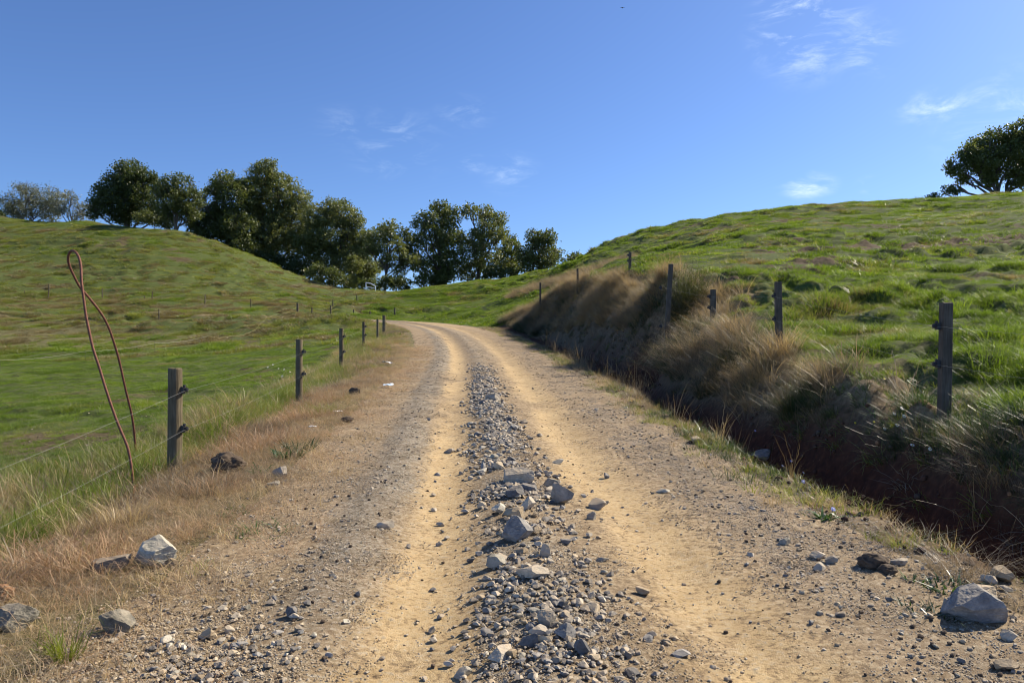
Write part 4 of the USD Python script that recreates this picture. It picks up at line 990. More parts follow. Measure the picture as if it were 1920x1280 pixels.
def tree(name, label, cat, base_px, d, lobes, leaf, group=None, per=11.0, size=0.34, spread=0.30, trunk_r=0.28, stems=1, twig=True, seed=0, bark='bark', low=0.42):
    r = np.random.default_rng(seed + 5000)
    bx = (base_px - 960) / F * d
    bz = float(ground(np.array([bx]), np.array([d]))[0])
    t = thing(name, label, cat, (bx, d, bz), group)
    o = np.array([bx, d, bz])
    k = d / F
    cs, rs = [], []
    for px, py, pr in lobes:
        R = pr * k * 1.2
        c = W(px, py, d) - o
        c[1] += r.uniform(-1, 1) * max(0.2, 1.6 * k * 40 / 2 - R * 0.3)
        cs.append(c)
        rs.append(R)
    cs, rs = np.array(cs), np.array(rs)
    top = cs[:, 2].max()
    parts = []
    for q in range(stems):
        foot = np.array([r.normal(0, 0.5) * (stems > 1), r.normal(0, 0.5) * (stems > 1), -0.4])
        mid = np.array([cs[:, 0].mean() * 0.5 + r.normal(0, 0.6) * (stems > 1), r.normal(0, 0.4), low * top])
        tip = np.array([cs[:, 0].mean() + r.normal(0, 0.8), r.normal(0, 0.6), 0.86 * top])
        u = np.linspace(0, 1, 10)[:, None]
        path = (1 - u) ** 2 * foot + 2 * u * (1 - u) * mid + u ** 2 * tip + r.normal(0, 0.08, (10, 3)) * np.sin(np.pi * u)
        parts.append(tube(path, trunk_r / math.sqrt(stems) * np.interp(np.linspace(0, 1, 10), [0, 0.08, 1], [1.3, 1.0, 0.22]), 8))
    obj('trunk', merge(parts), M[bark], t, smooth=True)
    limbs = []
    for c, R in zip(cs, rs):
        h = np.clip((c[2] - 0.9 * R) / max(top, 1) * 0.75, 0.15, 0.75)
        a = path[int(h * 9)]
        limbs.append(tube(bend(a, c, r), trunk_r * np.linspace(0.42, 0.14, 6), 6))
        if twig:
            for _ in range(6):
                e = r.normal(0, 1, 3)
                e[2] = abs(e[2]) * 0.8 + 0.1
                e *= 0.92 * R / np.linalg.norm(e)
                limbs.append(tube(bend(a + (c - a) * r.uniform(0.6, 1.0), c + e, r, 5), np.linspace(0.06, 0.02, 5) * (1 + trunk_r), 4, False))
    obj('limbs', merge(limbs), M[bark], t, smooth=True)
    obj('crown', leaf_cloud(cs, rs, per, spread, size, r), M[leaf], t)
    return t


GT = 'trees behind the saddle of the hill'
TREES = [
    ('tree', 'wispy grey green tree at the far left on top of the left hill', 62, 131, [(30, 385, 20), (52, 362, 22), (84, 368, 24), (60, 392, 28), (103, 390, 18), (30, 400, 18), (88, 400, 20)], 'leaf_grey', dict(per=9, stems=4, trunk_r=0.22, size=0.26, spread=0.35, low=0.3)),
    ('tree', 'pale sparse grey tree, small, right of the wispy one on the left hill', 142, 131, [(138, 376, 15), (150, 392, 15), (126, 394, 14), (142, 405, 14)], 'leaf_grey', dict(per=8, stems=3, trunk_r=0.2, size=0.26, spread=0.3, low=0.3)),
    ('tree', 'broad dark tree with rounded crown on the brow of the left hill', 240, 130, [(243, 330, 30), (206, 350, 27), (205, 376, 26), (228, 385, 34), (262, 348, 34), (286, 338, 16), (272, 385, 32), (182, 396, 15), (290, 400, 22), (222, 318, 14), (232, 404, 22)], 'leaf_dark', dict(trunk_r=0.5)),
    ('tree', 'lighter grey green tree with a pale bare trunk right of the broad dark one', 329, 122, [(336, 350, 25), (324, 378, 26), (354, 374, 24), (312, 360, 16), (364, 394, 17), (342, 398, 22), (310, 395, 18)], 'leaf_olive', dict(trunk_r=0.34, per=9)),
    ('tree', 'dark tree with a gap of sky at its left, left neighbour of the tallest tree', 432, 130, [(428, 344, 20), (402, 356, 17), (446, 374, 28), (410, 392, 26), (388, 372, 10), (430, 420, 32), (462, 356, 20), (395, 418, 24), (455, 430, 30), (376, 396, 14), (372, 418, 16), (380, 440, 18)], 'leaf_dark', dict(trunk_r=0.45)),
    ('tree', 'tallest tree of the row with a high olive crown', 512, 134, [(496, 332, 25), (474, 358, 26), (528, 358, 32), (560, 378, 24), (500, 398, 40), (548, 418, 38), (470, 402, 28), (516, 450, 42), (560, 455, 28), (480, 455, 30), (514, 318, 12)], 'leaf_olive', dict(trunk_r=0.55, per=12)),
    ('tree', 'wide spreading tree right of the tallest one above the flank of the left hill', 612, 130, [(616, 386, 17), (640, 400, 25), (600, 408, 26), (666, 416, 18), (622, 444, 38), (660, 452, 25), (590, 458, 30), (640, 490, 30), (584, 492, 26), (668, 480, 20), (690, 446, 14), (688, 470, 17), (692, 498, 18), (676, 510, 18)], 'leaf_olive', dict(trunk_r=0.45, per=12)),
    ('tree', 'slender tree with a thin bare trunk standing in the gap of the saddle', 719, 114, [(716, 430, 16), (738, 436, 18), (704, 448, 16), (762, 444, 15), (735, 466, 26), (700, 474, 14), (758, 476, 18), (722, 492, 14), (748, 500, 14), (770, 462, 14), (776, 490, 14), (694, 462, 12)], 'leaf_olive', dict(trunk_r=0.24, per=9, low=0.5)),
    ('tree', 'dense dark tree right of the slender one with a pointed top', 832, 118, [(822, 392, 16), (802, 418, 22), (840, 404, 20), (826, 438, 30), (790, 452, 15), (850, 458, 28), (812, 488, 28), (850, 498, 26), (790, 496, 16), (826, 512, 20)], 'leaf_dark', dict(trunk_r=0.42)),
    ('tree', 'open crowned tree with sky showing through beside the dense pointed one', 893, 120, [(880, 398, 14), (905, 398, 17), (930, 412, 18), (916, 434, 26), (892, 452, 22), (938, 444, 15), (908, 480, 28), (880, 504, 24), (930, 498, 22)], 'leaf_olive', dict(trunk_r=0.36, per=9)),
    ('tree', 'narrow small tree between the open crowned tree and the rightmost of the row', 955, 124, [(955, 452, 13), (958, 474, 18), (950, 494, 18), (962, 508, 16), (972, 488, 14)], 'leaf_dark', dict(trunk_r=0.26)),
    ('tree', 'rounded grey green tree, rightmost tall one of the row', 1012, 117, [(1002, 446, 15), (1022, 450, 18), (1010, 472, 26), (985, 478, 16), (1040, 472, 13), (1030, 494, 18), (992, 498, 18)], 'leaf_olive', dict(trunk_r=0.32)),
    ('tree', 'little dark tree peeping over the far slope, left of the right hill', 1078, 104, [(1078, 478, 10), (1062, 486, 9), (1092, 486, 7), (1076, 492, 13)], 'leaf_dark', dict(trunk_r=0.15)),
    ('tree', 'big dark tree with several trunks on the skyline of the right hill', 1876, 82, [(1880, 262, 26), (1842, 275, 22), (1912, 246, 24), (1806, 290, 16), (1790, 316, 17), (1828, 306, 24), (1866, 302, 32), (1914, 290, 34), (1812, 334, 12), (1846, 332, 18), (1950, 262, 34), (1960, 312, 34), (1902, 332, 20), (1945, 340, 24), (1800, 348, 8)], 'leaf_dark', dict(trunk_r=0.42, stems=3, size=0.26, spread=0.22, per=24)),
]
for i, (nm, lab, bpx, d, lobes, leaf, kw) in enumerate(TREES):
    tree(nm, lab, 'tree', bpx, d, lobes, leaf, GT if 2 < i < 12 else None, seed=i, **kw)
BUSHES = [
    ('small dark bush on the skyline left of the big tree on the right hill', 1762, 80, [(1764, 362, 9), (1752, 367, 8), (1776, 367, 7), (1762, 370, 10)], 'leaf_dark', dict(size=0.22, spread=0.16, per=22)),
    ('low bush under the slender tree in the gap of the saddle', 742, 112, [(728, 530, 13), (744, 528, 14), (758, 534, 12)], 'leaf_olive', {}),
    ('dark bush beside the white rail at the foot of the treeline', 700, 118, [(690, 532, 12), (705, 534, 11)], 'leaf_dark', {}),
    ('bush at the left foot of the dense pointed tree', 800, 115, [(792, 524, 14), (812, 526, 14), (830, 522, 13)], 'leaf_dark', {}),
    ('dark undergrowth bush below the tallest tree', 530, 128, [(508, 488, 20), (535, 495, 22), (560, 502, 20)], 'leaf_dark', {}),
    ('dark undergrowth bush below the wide spreading tree', 625, 124, [(596, 512, 18), (625, 522, 18), (652, 530, 16)], 'leaf_dark', {}),
    ('dark undergrowth bush below the dark tree left of the tallest', 425, 128, [(400, 440, 18), (428, 448, 22), (456, 462, 22), (480, 476, 16)], 'leaf_dark', {}),
    ('undergrowth bush between the pale trunk and the broad dark tree', 290, 126, [(282, 412, 14), (304, 414, 14)], 'leaf_olive', {}),
    ('dark undergrowth bush under the right side of the wide spreading tree', 672, 122, [(668, 498, 16), (684, 512, 15), (672, 526, 15), (694, 500, 12)], 'leaf_olive', {}),
    ('bush at the foot of the open crowned tree on the far slope', 935, 116, [(915, 515, 12), (938, 512, 13), (958, 512, 10)], 'leaf_dark', {}),
    ('tiny dark bush on the skyline at the left edge of the picture', -4, 126, [(-4, 402, 8), (4, 404, 5)], 'leaf_dark', {}),
]
for i, (lab, bpx, d, lobes, leaf, kw) in enumerate(BUSHES):
    tree('bush', lab, 'bush', bpx, d, lobes, leaf, None, trunk_r=0.1, twig=False, seed=40 + i, **{**dict(per=13), **kw})


# ------------------------------------------------------------------ fences
def post_mesh(h, rad, square, seed, lean=(0, 0)):
    r = np.random.default_rng(seed)
    if square:
        s_ = 4
        zs = np.array([-0.4, 0, 0.3 * h, 0.7 * h, h - 0.006, h])
        ring = np.array([(-1, -1), (-0.86, -1), (0.86, -1), (1, -1), (1, -0.86), (1, 0.86), (1, 1), (0.86, 1), (-0.86, 1), (-1, 1), (-1, 0.86), (-1, -0.86)], float)
        ring[[0, 3, 6, 9]] *= 0.95
        ring *= rad * np.array([1.0, 0.8])
    else:
        zs = np.array([-0.4, 0, 0.25 * h, 0.5 * h, 0.75 * h, h - 0.012, h])
        a = np.arange(20) * 2 * np.pi / 20
        ring = np.stack([np.cos(a), np.sin(a)], -1) * rad * (1 + r.normal(0, 0.025, (20, 1)))
    n = len(ring)
    v = []
    for i, z in enumerate(zs):
        k = (1.0 if i < len(zs) - 1 else 0.9) * (1 + r.normal(0, 0.012)) * (1.04 - 0.06 * z / h)
        v.append(np.c_[ring * k + np.array(lean) * z + r.normal(0, 0.002, 2), np.full(n, z) + (r.normal(0, 0.003, n) if z > h - 0.02 else 0)])
    v = np.vstack(v + [np.array([[lean[0] * h, lean[1] * h, h]])])
    i, j = np.meshgrid(np.arange(len(zs) - 1), np.arange(n), indexing='ij')
    q = np.stack([i * n + j, i * n + (j + 1) % n, (i + 1) * n + (j + 1) % n, (i + 1) * n + j], -1).reshape(-1, 4)
    e = (len(zs) - 1) * n
    k = np.arange(n)
    return v, np.vstack([q[:, [0, 1, 2]], q[:, [0, 2, 3]], np.stack([e + k, e + (k + 1) % n, np.full(n, len(v) - 1)], 1)])


def insulator_mesh(side, rad, z):
    s_ = trimesh.creation.box((0.035, 0.05, 0.075))
    s_.apply_translation((side * (rad + 0.015), 0, z))
    c = trimesh.creation.cylinder(0.018, 0.05, sections=10)
    c.apply_transform(trimesh.transformations.rotation_matrix(np.pi / 2, (0, 1, 0)))
    c.apply_translation((side * (rad + 0.045), 0, z + 0.005))
    d = trimesh.creation.cylinder(0.026, 0.012, sections=10)
    d.apply_transform(trimesh.transformations.rotation_matrix(np.pi / 2, (0, 1, 0)))
    d.apply_translation((side * (rad + 0.058), 0, z + 0.005))
    e = trimesh.creation.box((0.02, 0.03, 0.03))
    e.apply_translation((side * (rad + 0.03), 0, z + 0.045))
    return trimesh.util.concatenate([s_, c, d, e])


def fence(name, label, posts, wires, mat, side=1, rad=0.06, square=False, ends=((), ()), wire_r=0.0016, insul=True, wire_mat='wire', seed=0, group=None, span=None):
    """posts: (px, py of the top, metres ahead, radius factor, lean in x per metre). wires: heights as a share of the post."""
    r = np.random.default_rng(seed)
    pts = []
    for px, top, d, k, ln in posts:
        T = W(px, top, d)
        x = T[0]
        z = float(surf(np.array([x]), np.array([d]))[0])
        h = max(T[2] - z, 0.35)
        pts.append((x - ln * h, d, z, h, rad * k, ln))
    o = np.array(pts[0][:3])
    t = thing(name, label, 'fence', o, group)
    for i, (x, y, z, h, rr, ln) in enumerate(pts):
        m = obj('post', post_mesh(h, rr, square, seed * 50 + i, (ln, 0)), M[mat], t, smooth=35, loc=np.array([x, y, z]) - o)
        if insul and y < 32:
            for w in wires:
                obj('insulator', insulator_mesh(side, rr, w * h), M['plastic'], m)
    for w in wires:
        line = [np.array([x + ln * h * w + side * (rr + 0.05) * (1 if insul else 0.6), y - (0 if insul else rr), z + w * h]) for x, y, z, h, rr, ln in pts]
        if ends[0]:
            line = [np.array(ends[0][wires.index(w)], float)] + line
        if ends[1]:
            line = line + [np.array(ends[1][wires.index(w)], float)]
        full = [line[0]]
        for a, b in zip(line[:-1], line[1:]):
            for u in np.linspace(0, 1, 7)[1:]:
                full.append(a + (b - a) * u - np.array([0, 0, 0.05 * 4 * u * (1 - u) * min(1, np.linalg.norm(b - a) / 8)]))
        full = np.array(full)
        obj('wire', tube(full - o, wire_r, 5, False), M[wire_mat], t)
    return t


fence('wire_fence', 'round wooden post and wire fence along the left side of the dirt road',
      [(328, 690, 8.15, 1.15, 0.0), (561, 636, 14.5, 1.0, 0.0), (640, 615, 22, 0.95, 0.0), (682, 603, 30, 0.9, 0.0), (708, 598, 38, 0.9, 0.0), (720, 591, 41, 1.35, 0.0)],
      [0.80, 0.45], 'post', 1, 0.066, False, (((-3.3, 1.8, CZ - 1.10), (-3.3, 1.8, CZ - 1.46)), ()), seed=1, wire_r=0.0009)
fence('wire_fence', 'weathered squared post and wire fence on top of the bank right of the road',
      [(1773, 567, 8.0, 1.0, 0.012), (1459, 528, 13.0, 1.0, -0.01), (1337, 543, 17.0, 1.05, 0.01), (1258, 495, 20.0, 1.1, 0.06), (1181, 472, 30.0, 1.0, 0.0), (1083, 503, 36, 0.9, 0.0), (1013, 530, 42, 0.9, 0.0)],
      [0.80, 0.48], 'post_grey', -1, 0.055, True, (((4.9, 1.5, CZ - 0.2), (4.9, 1.5, CZ - 0.55)), ()), seed=2, wire_r=0.0009)
fence('wire_fence', 'distant post and wire fence past the bend on the far side of the road',
      [(932, 588, 63, 1, 0), (903, 591, 64, 1, 0), (885, 589, 66, 1, 0), (848, 589, 67, 1, 0), (797, 592, 69, 1, 0), (740, 577, 72, 1.1, 0), (694, 583, 72, 1, 0), (663, 580, 74, 1, 0)],
      [0.85, 0.5], 'post_grey', 1, 0.06, False, seed=3, insul=False, wire_r=0.0012)
fence('wire_fence', 'distant fence of pale posts along the foot of the left hill',
      [(46, 547, 82, 0.7, 0), (92, 532, 82, 1, 0.05), (192, 540, 81, 1, 0), (271, 554, 80, 0.7, 0), (286, 546, 80, 1, 0.06), (385, 552, 77, 1, 0.03), (470, 560, 75, 0.8, 0)],
      [0.85, 0.5], 'post', 1, 0.06, False, seed=4, insul=False, wire_r=0.0012)
fence('wire_fence', 'distant fence of three dark posts climbing towards the saddle',
      [(624, 562, 80, 0.9, 0), (669, 553, 88, 1, 0), (722, 545, 96, 0.9, 0)], [0.8], 'post_grey', 1, 0.06, False, seed=5, insul=False, wire_r=0.0012)


def tape_fence():
    path = [W(-60, 683, 33), W(0, 675, 34), W(160, 658, 36.5), W(290, 643, 39), W(390, 630, 42)]
    path2 = [W(390, 630, 42), W(435, 629, 44), W(472, 621, 47), W(500, 606, 54), W(530, 588, 62), W(557, 575, 71)]
    o = np.array(path[0])
    g = float(ground(o[:1], o[1:2])[0])
    o = np.array([o[0], o[1], g])
    t = thing('tape_fence', 'temporary electric tape fence sagging across the left paddock', 'fence', o)
    for pth, mt in ((path, 'tape'), (path2, 'tape_yellow')):
        p = np.array(pth)
        u = np.linspace(0, len(p) - 1, len(p) * 6)
        q = np.stack([np.interp(u, np.arange(len(p)), p[:, i]) for i in range(3)], -1)
        fr = u - np.floor(u)
        q[:, 2] -= 0.10 * 4 * fr * (1 - fr)
        g = ground(q[:, 0], q[:, 1])
        q[:, 2] = np.maximum(q[:, 2], g + 0.25)
        obj('tape', tube(q - o, 0.0036, 4, False), M[mt], t)
        for c in p[1:]:
            gz = float(ground(c[:1], c[1:2])[0])
            h = max(c[2] - gz, 0.4) + 0.08
            obj('stake', tube(np.array([[0, 0, -0.2], [0, 0, h * 0.5], [0, 0, h]]) + np.array([c[0], c[1], gz]) - o, 0.007, 6), M['post_grey'], t)
    for px, top, d, k in ((558, 568, 71.5, 1.6), (585, 576, 71.5, 1.1), (620, 572, 72, 1.0)):
        T = W(px, top, d)
        gz = float(ground(T[:1], T[1:2])[0])
        obj('post', post_mesh(max(T[2] - gz, 0.6), 0.07 * k, False, 90 + px), M['post'], t, smooth=35, loc=np.array([T[0], T[1], gz]) - o)


tape_fence()
T = W(298, 581, 60)
gz = float(ground(T[:1], T[1:2])[0])
tag(obj('stake', post_mesh(max(T[2] - gz, 0.9), 0.035, False, 77), M['post_grey'], smooth=35, loc=(T[0], T[1], gz)), 'single thin dark stake standing alone in the rough left paddock', 'stake')


def white_rail():
    d = 103.0
    a, b = W(686, 545, d), W(704, 547, d)
    za, zb = (float(ground(q[:1], q[1:2])[0]) for q in (a, b))
    o = np.array([a[0], a[1], za])
    t = thing('gate', 'small white rail gate in the saddle below the treeline', 'gate', o)
    obj('post', tube(np.array([[a[0], d, za - 0.3], [a[0], d, za + 1.15]]) - o, 0.06, 8), M['metal_white'], t, smooth=35)
    obj('post', tube(np.array([[b[0], d, zb - 0.3], [b[0], d, zb + 0.75]]) - o, 0.06, 8), M['metal_white'], t, smooth=35)
    obj('rail', tube(np.array([[a[0], d, za + 1.1], [(a[0] + b[0]) / 2, d, (za + zb) / 2 + 1.05], [b[0], d, zb + 0.7]]) - o, 0.06, 8), M['metal_white'], t, smooth=35)
    obj('rail', tube(np.array([[a[0], d, za + 0.55], [b[0], d, zb + 0.4]]) - o, 0.05, 8), M['metal_white'], t, smooth=35)


white_rail()

# ------------------------------------------------------------------ the bent rusty rod
_rod = [(252, 925), (250, 905), (245, 865), (237, 832), (222, 796), (206, 752), (195, 718), (184, 682), (175, 655), (168, 625), (161, 590), (157, 560), (153, 530), (152, 505), (149, 486), (143, 474), (135, 470), (129, 477), (128, 490), (133, 505),
        (141, 522), (150, 538), (161, 551), (175, 568), (190, 588), (203, 612), (213, 640), (222, 670), (230, 705), (238, 740), (245, 768), (249, 790), (252, 815), (254, 850)]
_d = np.interp(np.arange(len(_rod)), [0, 12, 16, 20, 33], [7.45, 7.8, 8.0, 8.25, 9.3])
_rp = np.array([W(px, py, d) for (px, py), d in zip(_rod, _d)])
_cs = CubicSpline(np.arange(len(_rp)), _rp)
_q = _cs(np.linspace(0, len(_rp) - 1, 190))
_rb = np.array([_q[0, 0], _q[0, 1], float(surf(_q[:1, 0], _q[:1, 1])[0])])
_end = _q[-1].copy()
_end[2] = float(surf(_q[-1:, 0], _q[-1:, 1])[0]) - 0.1
_st = _q[0].copy()
_st[2] = _rb[2] - 0.15
_q = np.vstack([[_st], _q, [_end]])
tag(obj('rusty_rod', tube(_q - _rb, 0.0135, 10), M['rust'], smooth=True, loc=_rb), 'long bent rusty steel rod looped at the top beside the left fence', 'steel rod')

# ------------------------------------------------------------------ shrub, tufts, weeds, flowers, litter
def shrub():
    d = 20.6
    x = (1293 - 960) / F * d
    z = float(ground(np.array([x]), np.array([d]))[0])
    t = thing('shrub', 'feathery olive broom shrub beside the leaning bank post', 'shrub', (x, d, z))
    r = rng('shrub')
    stems, leaves = [], []
    for i in range(95):
        a = r.uniform(0, 6.283)
        lean = 0.30 * r.uniform() ** 0.6 + 0.03
        h = (W(1293, 492, d)[2] - z) * r.uniform(0.55, 1.05) * (1 - 0.35 * lean)
        f0 = np.array([r.normal(0, 0.07), r.normal(0, 0.07), -0.05])
        tip = np.array([math.cos(a) * lean * 2.3, math.sin(a) * lean * 2.3, h])
        u = np.linspace(0, 1, 6)[:, None]
        p = f0 + (tip - f0) * np.c_[u ** 1.2, u ** 1.2, u ** 0.9] + r.normal(0, 0.02, (6, 3)) * u
        stems.append(tube(p, np.linspace(0.009, 0.003, 6), 4, False))
        n = 46
        w = r.uniform(0.25, 1.0, n) ** 0.8
        q = np.stack([np.interp(w, u[:, 0], p[:, k]) for k in range(3)], -1) + r.normal(0, 0.05, (n, 3))
        leaves.append(q)
    obj('stems', merge(stems), M['broom'], t)
    p = np.vstack(leaves)
    n = len(p)
    a = r.normal(0, 0.6, (n, 3)) + np.array([0, 0, 1.0])
    a /= np.linalg.norm(a, axis=1, keepdims=True)
    b = np.cross(a, r.normal(0, 1, (n, 3)))
    b /= np.linalg.norm(b, axis=1, keepdims=True)
    L = r.uniform(0.05, 0.11, n)[:, None]
    v = np.stack([p, p + a * L * 0.5 + b * 0.007, p + a * L, p + a * L * 0.5 - b * 0.007], 1).reshape(-1, 3)
    i = np.arange(n)[:, None] * 4
    obj('foliage', (v, np.vstack([i + np.array([[0, 1, 2]]), i + np.array([[0, 2, 3]])])), M['broom'], t)


shrub()


def tuft_thing(px, py, label, mat, n=60, R=0.08, h=0.22, w=0.006, lean=0.6, cat='grass tuft', name='grass_tuft', **kw):
    p = hit(px, py)
    return tag(obj(name, blades(n, R, h, w, lean, zlib.crc32(label.encode()) % 99991, **{**dict(segs=5, droop=0.4), **kw}), M[mat], loc=p), label, cat)


for a in [
    (85, 1222, 'small bright green grass tuft, left one of two at the left edge', 'yellow_green', 34, 0.05, 0.17, 0.006, 0.7),
    (126, 1235, 'bright green upright grass tuft, right one of two at the left edge', 'yellow_green', 60, 0.06, 0.24, 0.006, 0.6),
    (375, 1070, 'thin green grass tuft right of the large pale verge boulder', 'yellow_green', 46, 0.10, 0.13, 0.004, 1.0),
    (1690, 1022, 'spiky green grass tuft on the lip of the ditch, biggest there', 'grass_olive', 110, 0.10, 0.18, 0.004, 1.1),
    (1636, 1012, 'small yellow green grass tuft left of the spiky one on the ditch lip', 'yellow_green', 46, 0.05, 0.15, 0.004, 0.9),
    (1772, 1035, 'yellowish grass tuft at the far right of the ditch lip', 'yellow_green', 50, 0.06, 0.13, 0.004, 0.9),
    (1290, 806, 'fresh green grass tuft at the edge of the right shoulder', 'yellow_green', 80, 0.16, 0.22, 0.006, 0.8),
    (1236, 762, 'green grass tuft where the shoulder meets the bank', 'yellow_green', 80, 0.18, 0.26, 0.007, 0.8),
    (1352, 846, 'bright low grass tuft beside the half buried dark stone', 'yellow_green', 90, 0.18, 0.15, 0.005, 1.1),
    (150, 1010, 'golden dry grass tuft below the rusty rod', 'straw', 110, 0.16, 0.5, 0.004, 0.75),
    (232, 985, 'tall straw coloured tuft at the foot of the rusty rod', 'straw', 120, 0.17, 0.42, 0.004, 0.8),
    (60, 1075, 'grey matted dead tuft at the left edge of the verge', 'straw_grey', 160, 0.22, 0.30, 0.004, 1.2),
    (1815, 1072, 'grey matted dead grass heap on the ditch lip behind the tan boulder', 'straw_grey', 220, 0.22, 0.26, 0.003, 1.4),
]:
    tuft_thing(*a)
for a in [
    (540, 858, 'dark green leafy weed at the left edge of the road', 'weed', 60, 0.16, 0.20, 0.022, 1.0),
    (488, 1000, 'flat green weed mat on the dirt left of the wheel track', 'weed', 90, 0.22, 0.10, 0.010, 1.5),
    (484, 885, 'small green weed among dry grass at the left verge', 'weed', 40, 0.10, 0.12, 0.016, 1.1),
    (1404, 882, 'broad leaved light green weed on the right shoulder', 'yellow_green', 22, 0.05, 0.15, 0.035, 1.0),
    (1340, 838, 'low green weed patch on the right shoulder beside the flat tan stone', 'weed', 70, 0.20, 0.10, 0.014, 1.2),
    (1780, 1105, 'low green weed left of the tan boulder', 'weed', 80, 0.13, 0.10, 0.014, 1.2),
    (1740, 1150, 'sprawling dark weed left of the slate boulder', 'green_dark', 60, 0.14, 0.08, 0.010, 1.5),
    (1712, 1088, 'tiny green weed below the spiky tuft on the shoulder', 'weed', 30, 0.06, 0.06, 0.010, 1.2),
    (1310, 815, 'green leafy clump at the ditch lip above the flat tan stone', 'weed', 70, 0.20, 0.16, 0.012, 1.0),
    (1420, 900, 'spreading yellow green weed below the half buried dark stone', 'yellow_green', 80, 0.20, 0.12, 0.008, 1.2),
    (1600, 960, 'dry and green weed clump on the ditch lip right of the thistle', 'grass_olive', 120, 0.22, 0.2, 0.005, 1.1),
    (560, 842, 'second dark green weed right of the leafy one at the left road edge', 'green_dark', 90, 0.2, 0.18, 0.014, 1.0),
    (440, 960, 'trailing green weed on the dirt below the dark dead clump', 'weed', 60, 0.18, 0.08, 0.010, 1.5),
    (90, 700, 'rank green clump of grass in the left paddock near the picture edge', 'grass', 120, 0.5, 0.35, 0.012, 0.8),
]:
    tuft_thing(*a, cat='weed', name='weed')


def thistle():
    p = hit(1545, 975)
    t = thing('thistle', 'grey green thistle rosette with a folded pale leaf on the right shoulder', 'weed', p)
    obj('rosette', blades(30, 0.03, 0.15, 0.04, 1.3, 801, segs=5, droop=0.5), M['weed'], t)
    v, f = blades(2, 0.01, 0.055, 0.03, 0.25, 802, segs=4, droop=0.2)
    obj('pale_leaf', (v, f), M['straw_grey'], t)


thistle()


def flower_mesh(rad, n, seed, tilt):
    r = np.random.default_rng(seed)
    parts = []
    for k in range(n):
        a = 2 * np.pi * k / n + r.normal(0, 0.08)
        c, s_ = math.cos(a), math.sin(a)
        q = np.array([[0.15, -0.1, 0], [0.65, -0.2, 0.1], [1.0, 0, 0.02], [0.65, 0.2, 0.1], [0.15, 0.1, 0]]) * rad * r.uniform(0.9, 1.05)
        parts.append((np.stack([q[:, 0] * c - q[:, 1] * s_, q[:, 0] * s_ + q[:, 1] * c, q[:, 2]], -1), np.array([[0, 1, 4], [1, 3, 4], [1, 2, 3]])))
    v, f = merge(parts)
    R = trimesh.transformations.euler_matrix(*tilt)[:3, :3]
    return v @ R.T, f, R


def flowers(name, label, pxs, petal, eye, rad, n, h, tilt):
    ps = [hit(px, py) for px, py in pxs]
    o = ps[0]
    t = thing(name, label, 'flower', o)
    r = rng(label)
    for i, p in enumerate(ps):
        top = p - o + np.array([r.normal(0, 0.02), -0.04, h * r.uniform(0.6, 1.2)])
        v, f, R = flower_mesh(rad, n, i, (tilt[0] + r.normal(0, 0.3), tilt[1] + r.normal(0, 0.3), 0))
        fl = obj('flower', (v + top, f), M[petal], t)
        e = trimesh.creation.icosphere(1, rad * 0.33)
        e.vertices[:, 2] *= 0.6
        obj('eye', (np.array(e.vertices) @ R.T + top + R @ np.array([0, 0, 0.12 * rad]), np.array(e.faces)), M[eye], fl)
        obj('stem', tube(np.array([p - o + [0, 0, -0.03], (p - o + top) / 2 + [0.01, 0, 0], top]), 0.0022, 5, False), M['weed'], t)


flowers('daisy', 'white daisies with yellow eyes on the shaded bank below the nearest right post', [(1656, 815), (1680, 816), (1694, 817), (1677, 790), (1692, 795), (1695, 782), (1706, 850), (1740, 862)], 'petal', 'yellow', 0.024, 13, 0.10, (0.9, 0.2))
flowers('dandelion', 'scattered yellow dandelions on the right bank', [(1650, 724), (1632, 806), (1518, 770), (1910, 784), (1560, 735), (1600, 802)], 'yellow', 'yellow', 0.017, 12, 0.10, (0.5, 0.2))
flowers('chicory', 'pale blue flowers on the lip of the ditch', [(1466, 884), (1480, 880), (1503, 905), (1506, 918), (1550, 982), (1417, 818)], 'blue', 'petal', 0.022, 11, 0.13, (0.8, 0.3))
flowers('daisy', 'small white flowers in the grass behind the second left post', [(502, 706), (512, 700), (522, 704), (534, 710), (545, 716), (530, 720)], 'petal', 'yellow', 0.03, 9, 0.25, (0.9, 0.1))


def scrap(px, py, label, mat, size, seed, name='litter'):
    p = hit(px, py)
    r = np.random.default_rng(seed)
    g = np.stack(np.meshgrid(np.linspace(-0.5, 0.5, 9), np.linspace(-0.5, 0.5, 7), indexing='ij'), -1).reshape(-1, 2)
    z = 0.55 * (meshkit.fbm(np.c_[g * 3.1 + seed, g[:, :1] * 0 + 0.3], 3, seed) - 0.2)
    v = np.c_[g * np.array([1, 0.7]) * (1 + 0.3 * r.normal(0, 1, (63, 1)) * 0.3), z] * size
    i = (np.arange(8)[:, None] * 7 + np.arange(6)[None]).ravel()
    q = np.stack([i, i + 7, i + 8, i + 1], 1)
    return tag(obj(name, (v, q), M[mat], smooth=True, loc=p + np.array([0, 0, 0.03])), label, 'litter')


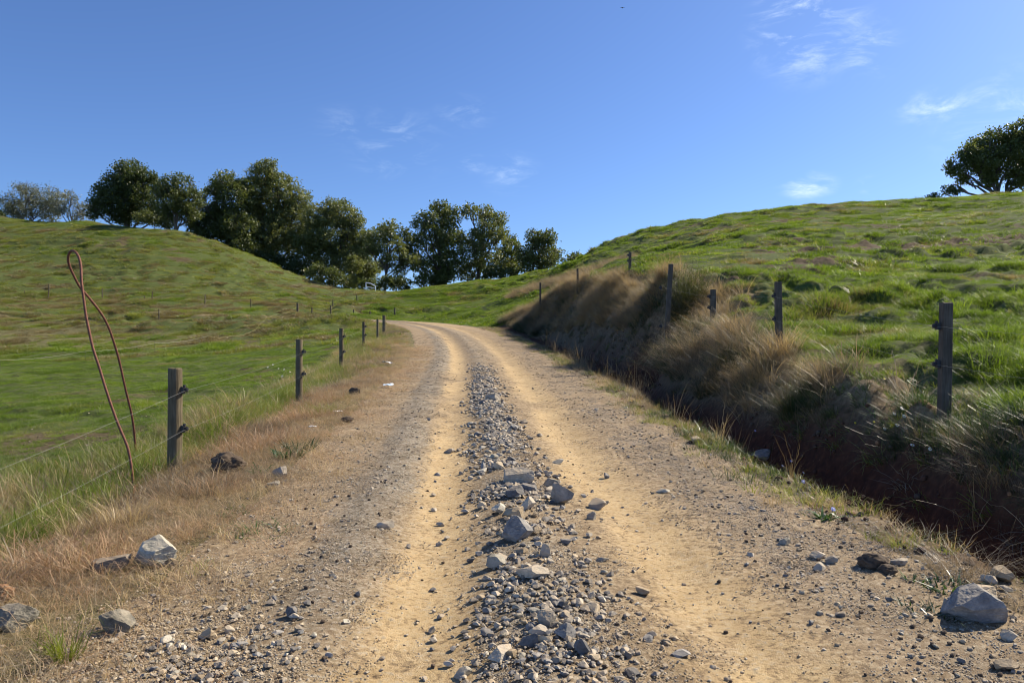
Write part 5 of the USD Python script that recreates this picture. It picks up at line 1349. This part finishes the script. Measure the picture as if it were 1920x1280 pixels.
scrap(727, 684, 'crumpled white plastic scrap in the dry grass left of the road', 'scrap_white', 0.28, 3)
scrap(727, 727, 'light blue crumpled litter at the left edge of the road', 'scrap_blue', 0.22, 8)
scrap(634, 776, 'small white paper scrap at the grass edge nearer the camera', 'scrap_white', 0.13, 12)
scrap(585, 806, 'torn white scrap lying by the reddish soil at the left verge', 'scrap_white', 0.12, 15)


def clod(px, py, w, h, label, mat, seed, name='clod', straw=False):
    p = hit(px, py)
    k = p[1] / F
    m = obj(name, rock(seed, np.array([w * k, w * k * 0.8, h * k]), 3, 4, 0.30, 0.95), M[mat], None, smooth=50, loc=p + np.array([0, 0.1 * w * k, 0]))
    return tag(m, label, 'clod')


clod(424, 884, 66, 46, 'dark dead tussock clump in the dry grass right of the first post', 'clod', 31)
clod(4, 1130, 40, 44, 'crumbly orange red soil lump at the left edge', 'red_clod', 32)
clod(1640, 1066, 60, 36, 'dark crumbly clod on the right shoulder below the ditch lip', 'clod', 33)
clod(1666, 1076, 36, 24, 'smaller dark clod right of the crumbly one on the shoulder', 'clod', 34)
clod(664, 740, 22, 18, 'grey brown clump at the grass edge left of the blue litter', 'clod', 35)
clod(650, 790, 26, 12, 'low dark clump at the left road edge beyond the white scrap', 'clod', 36)


def bird():
    p = W(1167, 15, 70)
    t = thing('bird', 'tiny dark bird flying high in the blue sky', 'bird', p)
    b = trimesh.creation.icosphere(2, 1.0)
    b.vertices *= np.array([0.045, 0.11, 0.04])
    obj('body', b, M['feather'], t, smooth=True)
    for s_ in (-1, 1):
        v = np.array([[0.02 * s_, 0.05, 0.02], [0.02 * s_, -0.04, 0.02], [0.13 * s_, 0.06, 0.06], [0.13 * s_, -0.03, 0.055], [0.24 * s_, -0.02, 0.03]])
        v = np.vstack([v, v - [0, 0, 0.006]])
        f = np.array([[0, 1, 3], [0, 3, 2], [2, 3, 4], [5, 8, 6], [5, 7, 8], [7, 9, 8], [0, 2, 7], [0, 7, 5], [2, 4, 9], [2, 9, 7], [1, 8, 3], [1, 6, 8], [3, 9, 4], [3, 8, 9]])
        obj('wing', (v, f), M['feather'], t)


bird()
#END
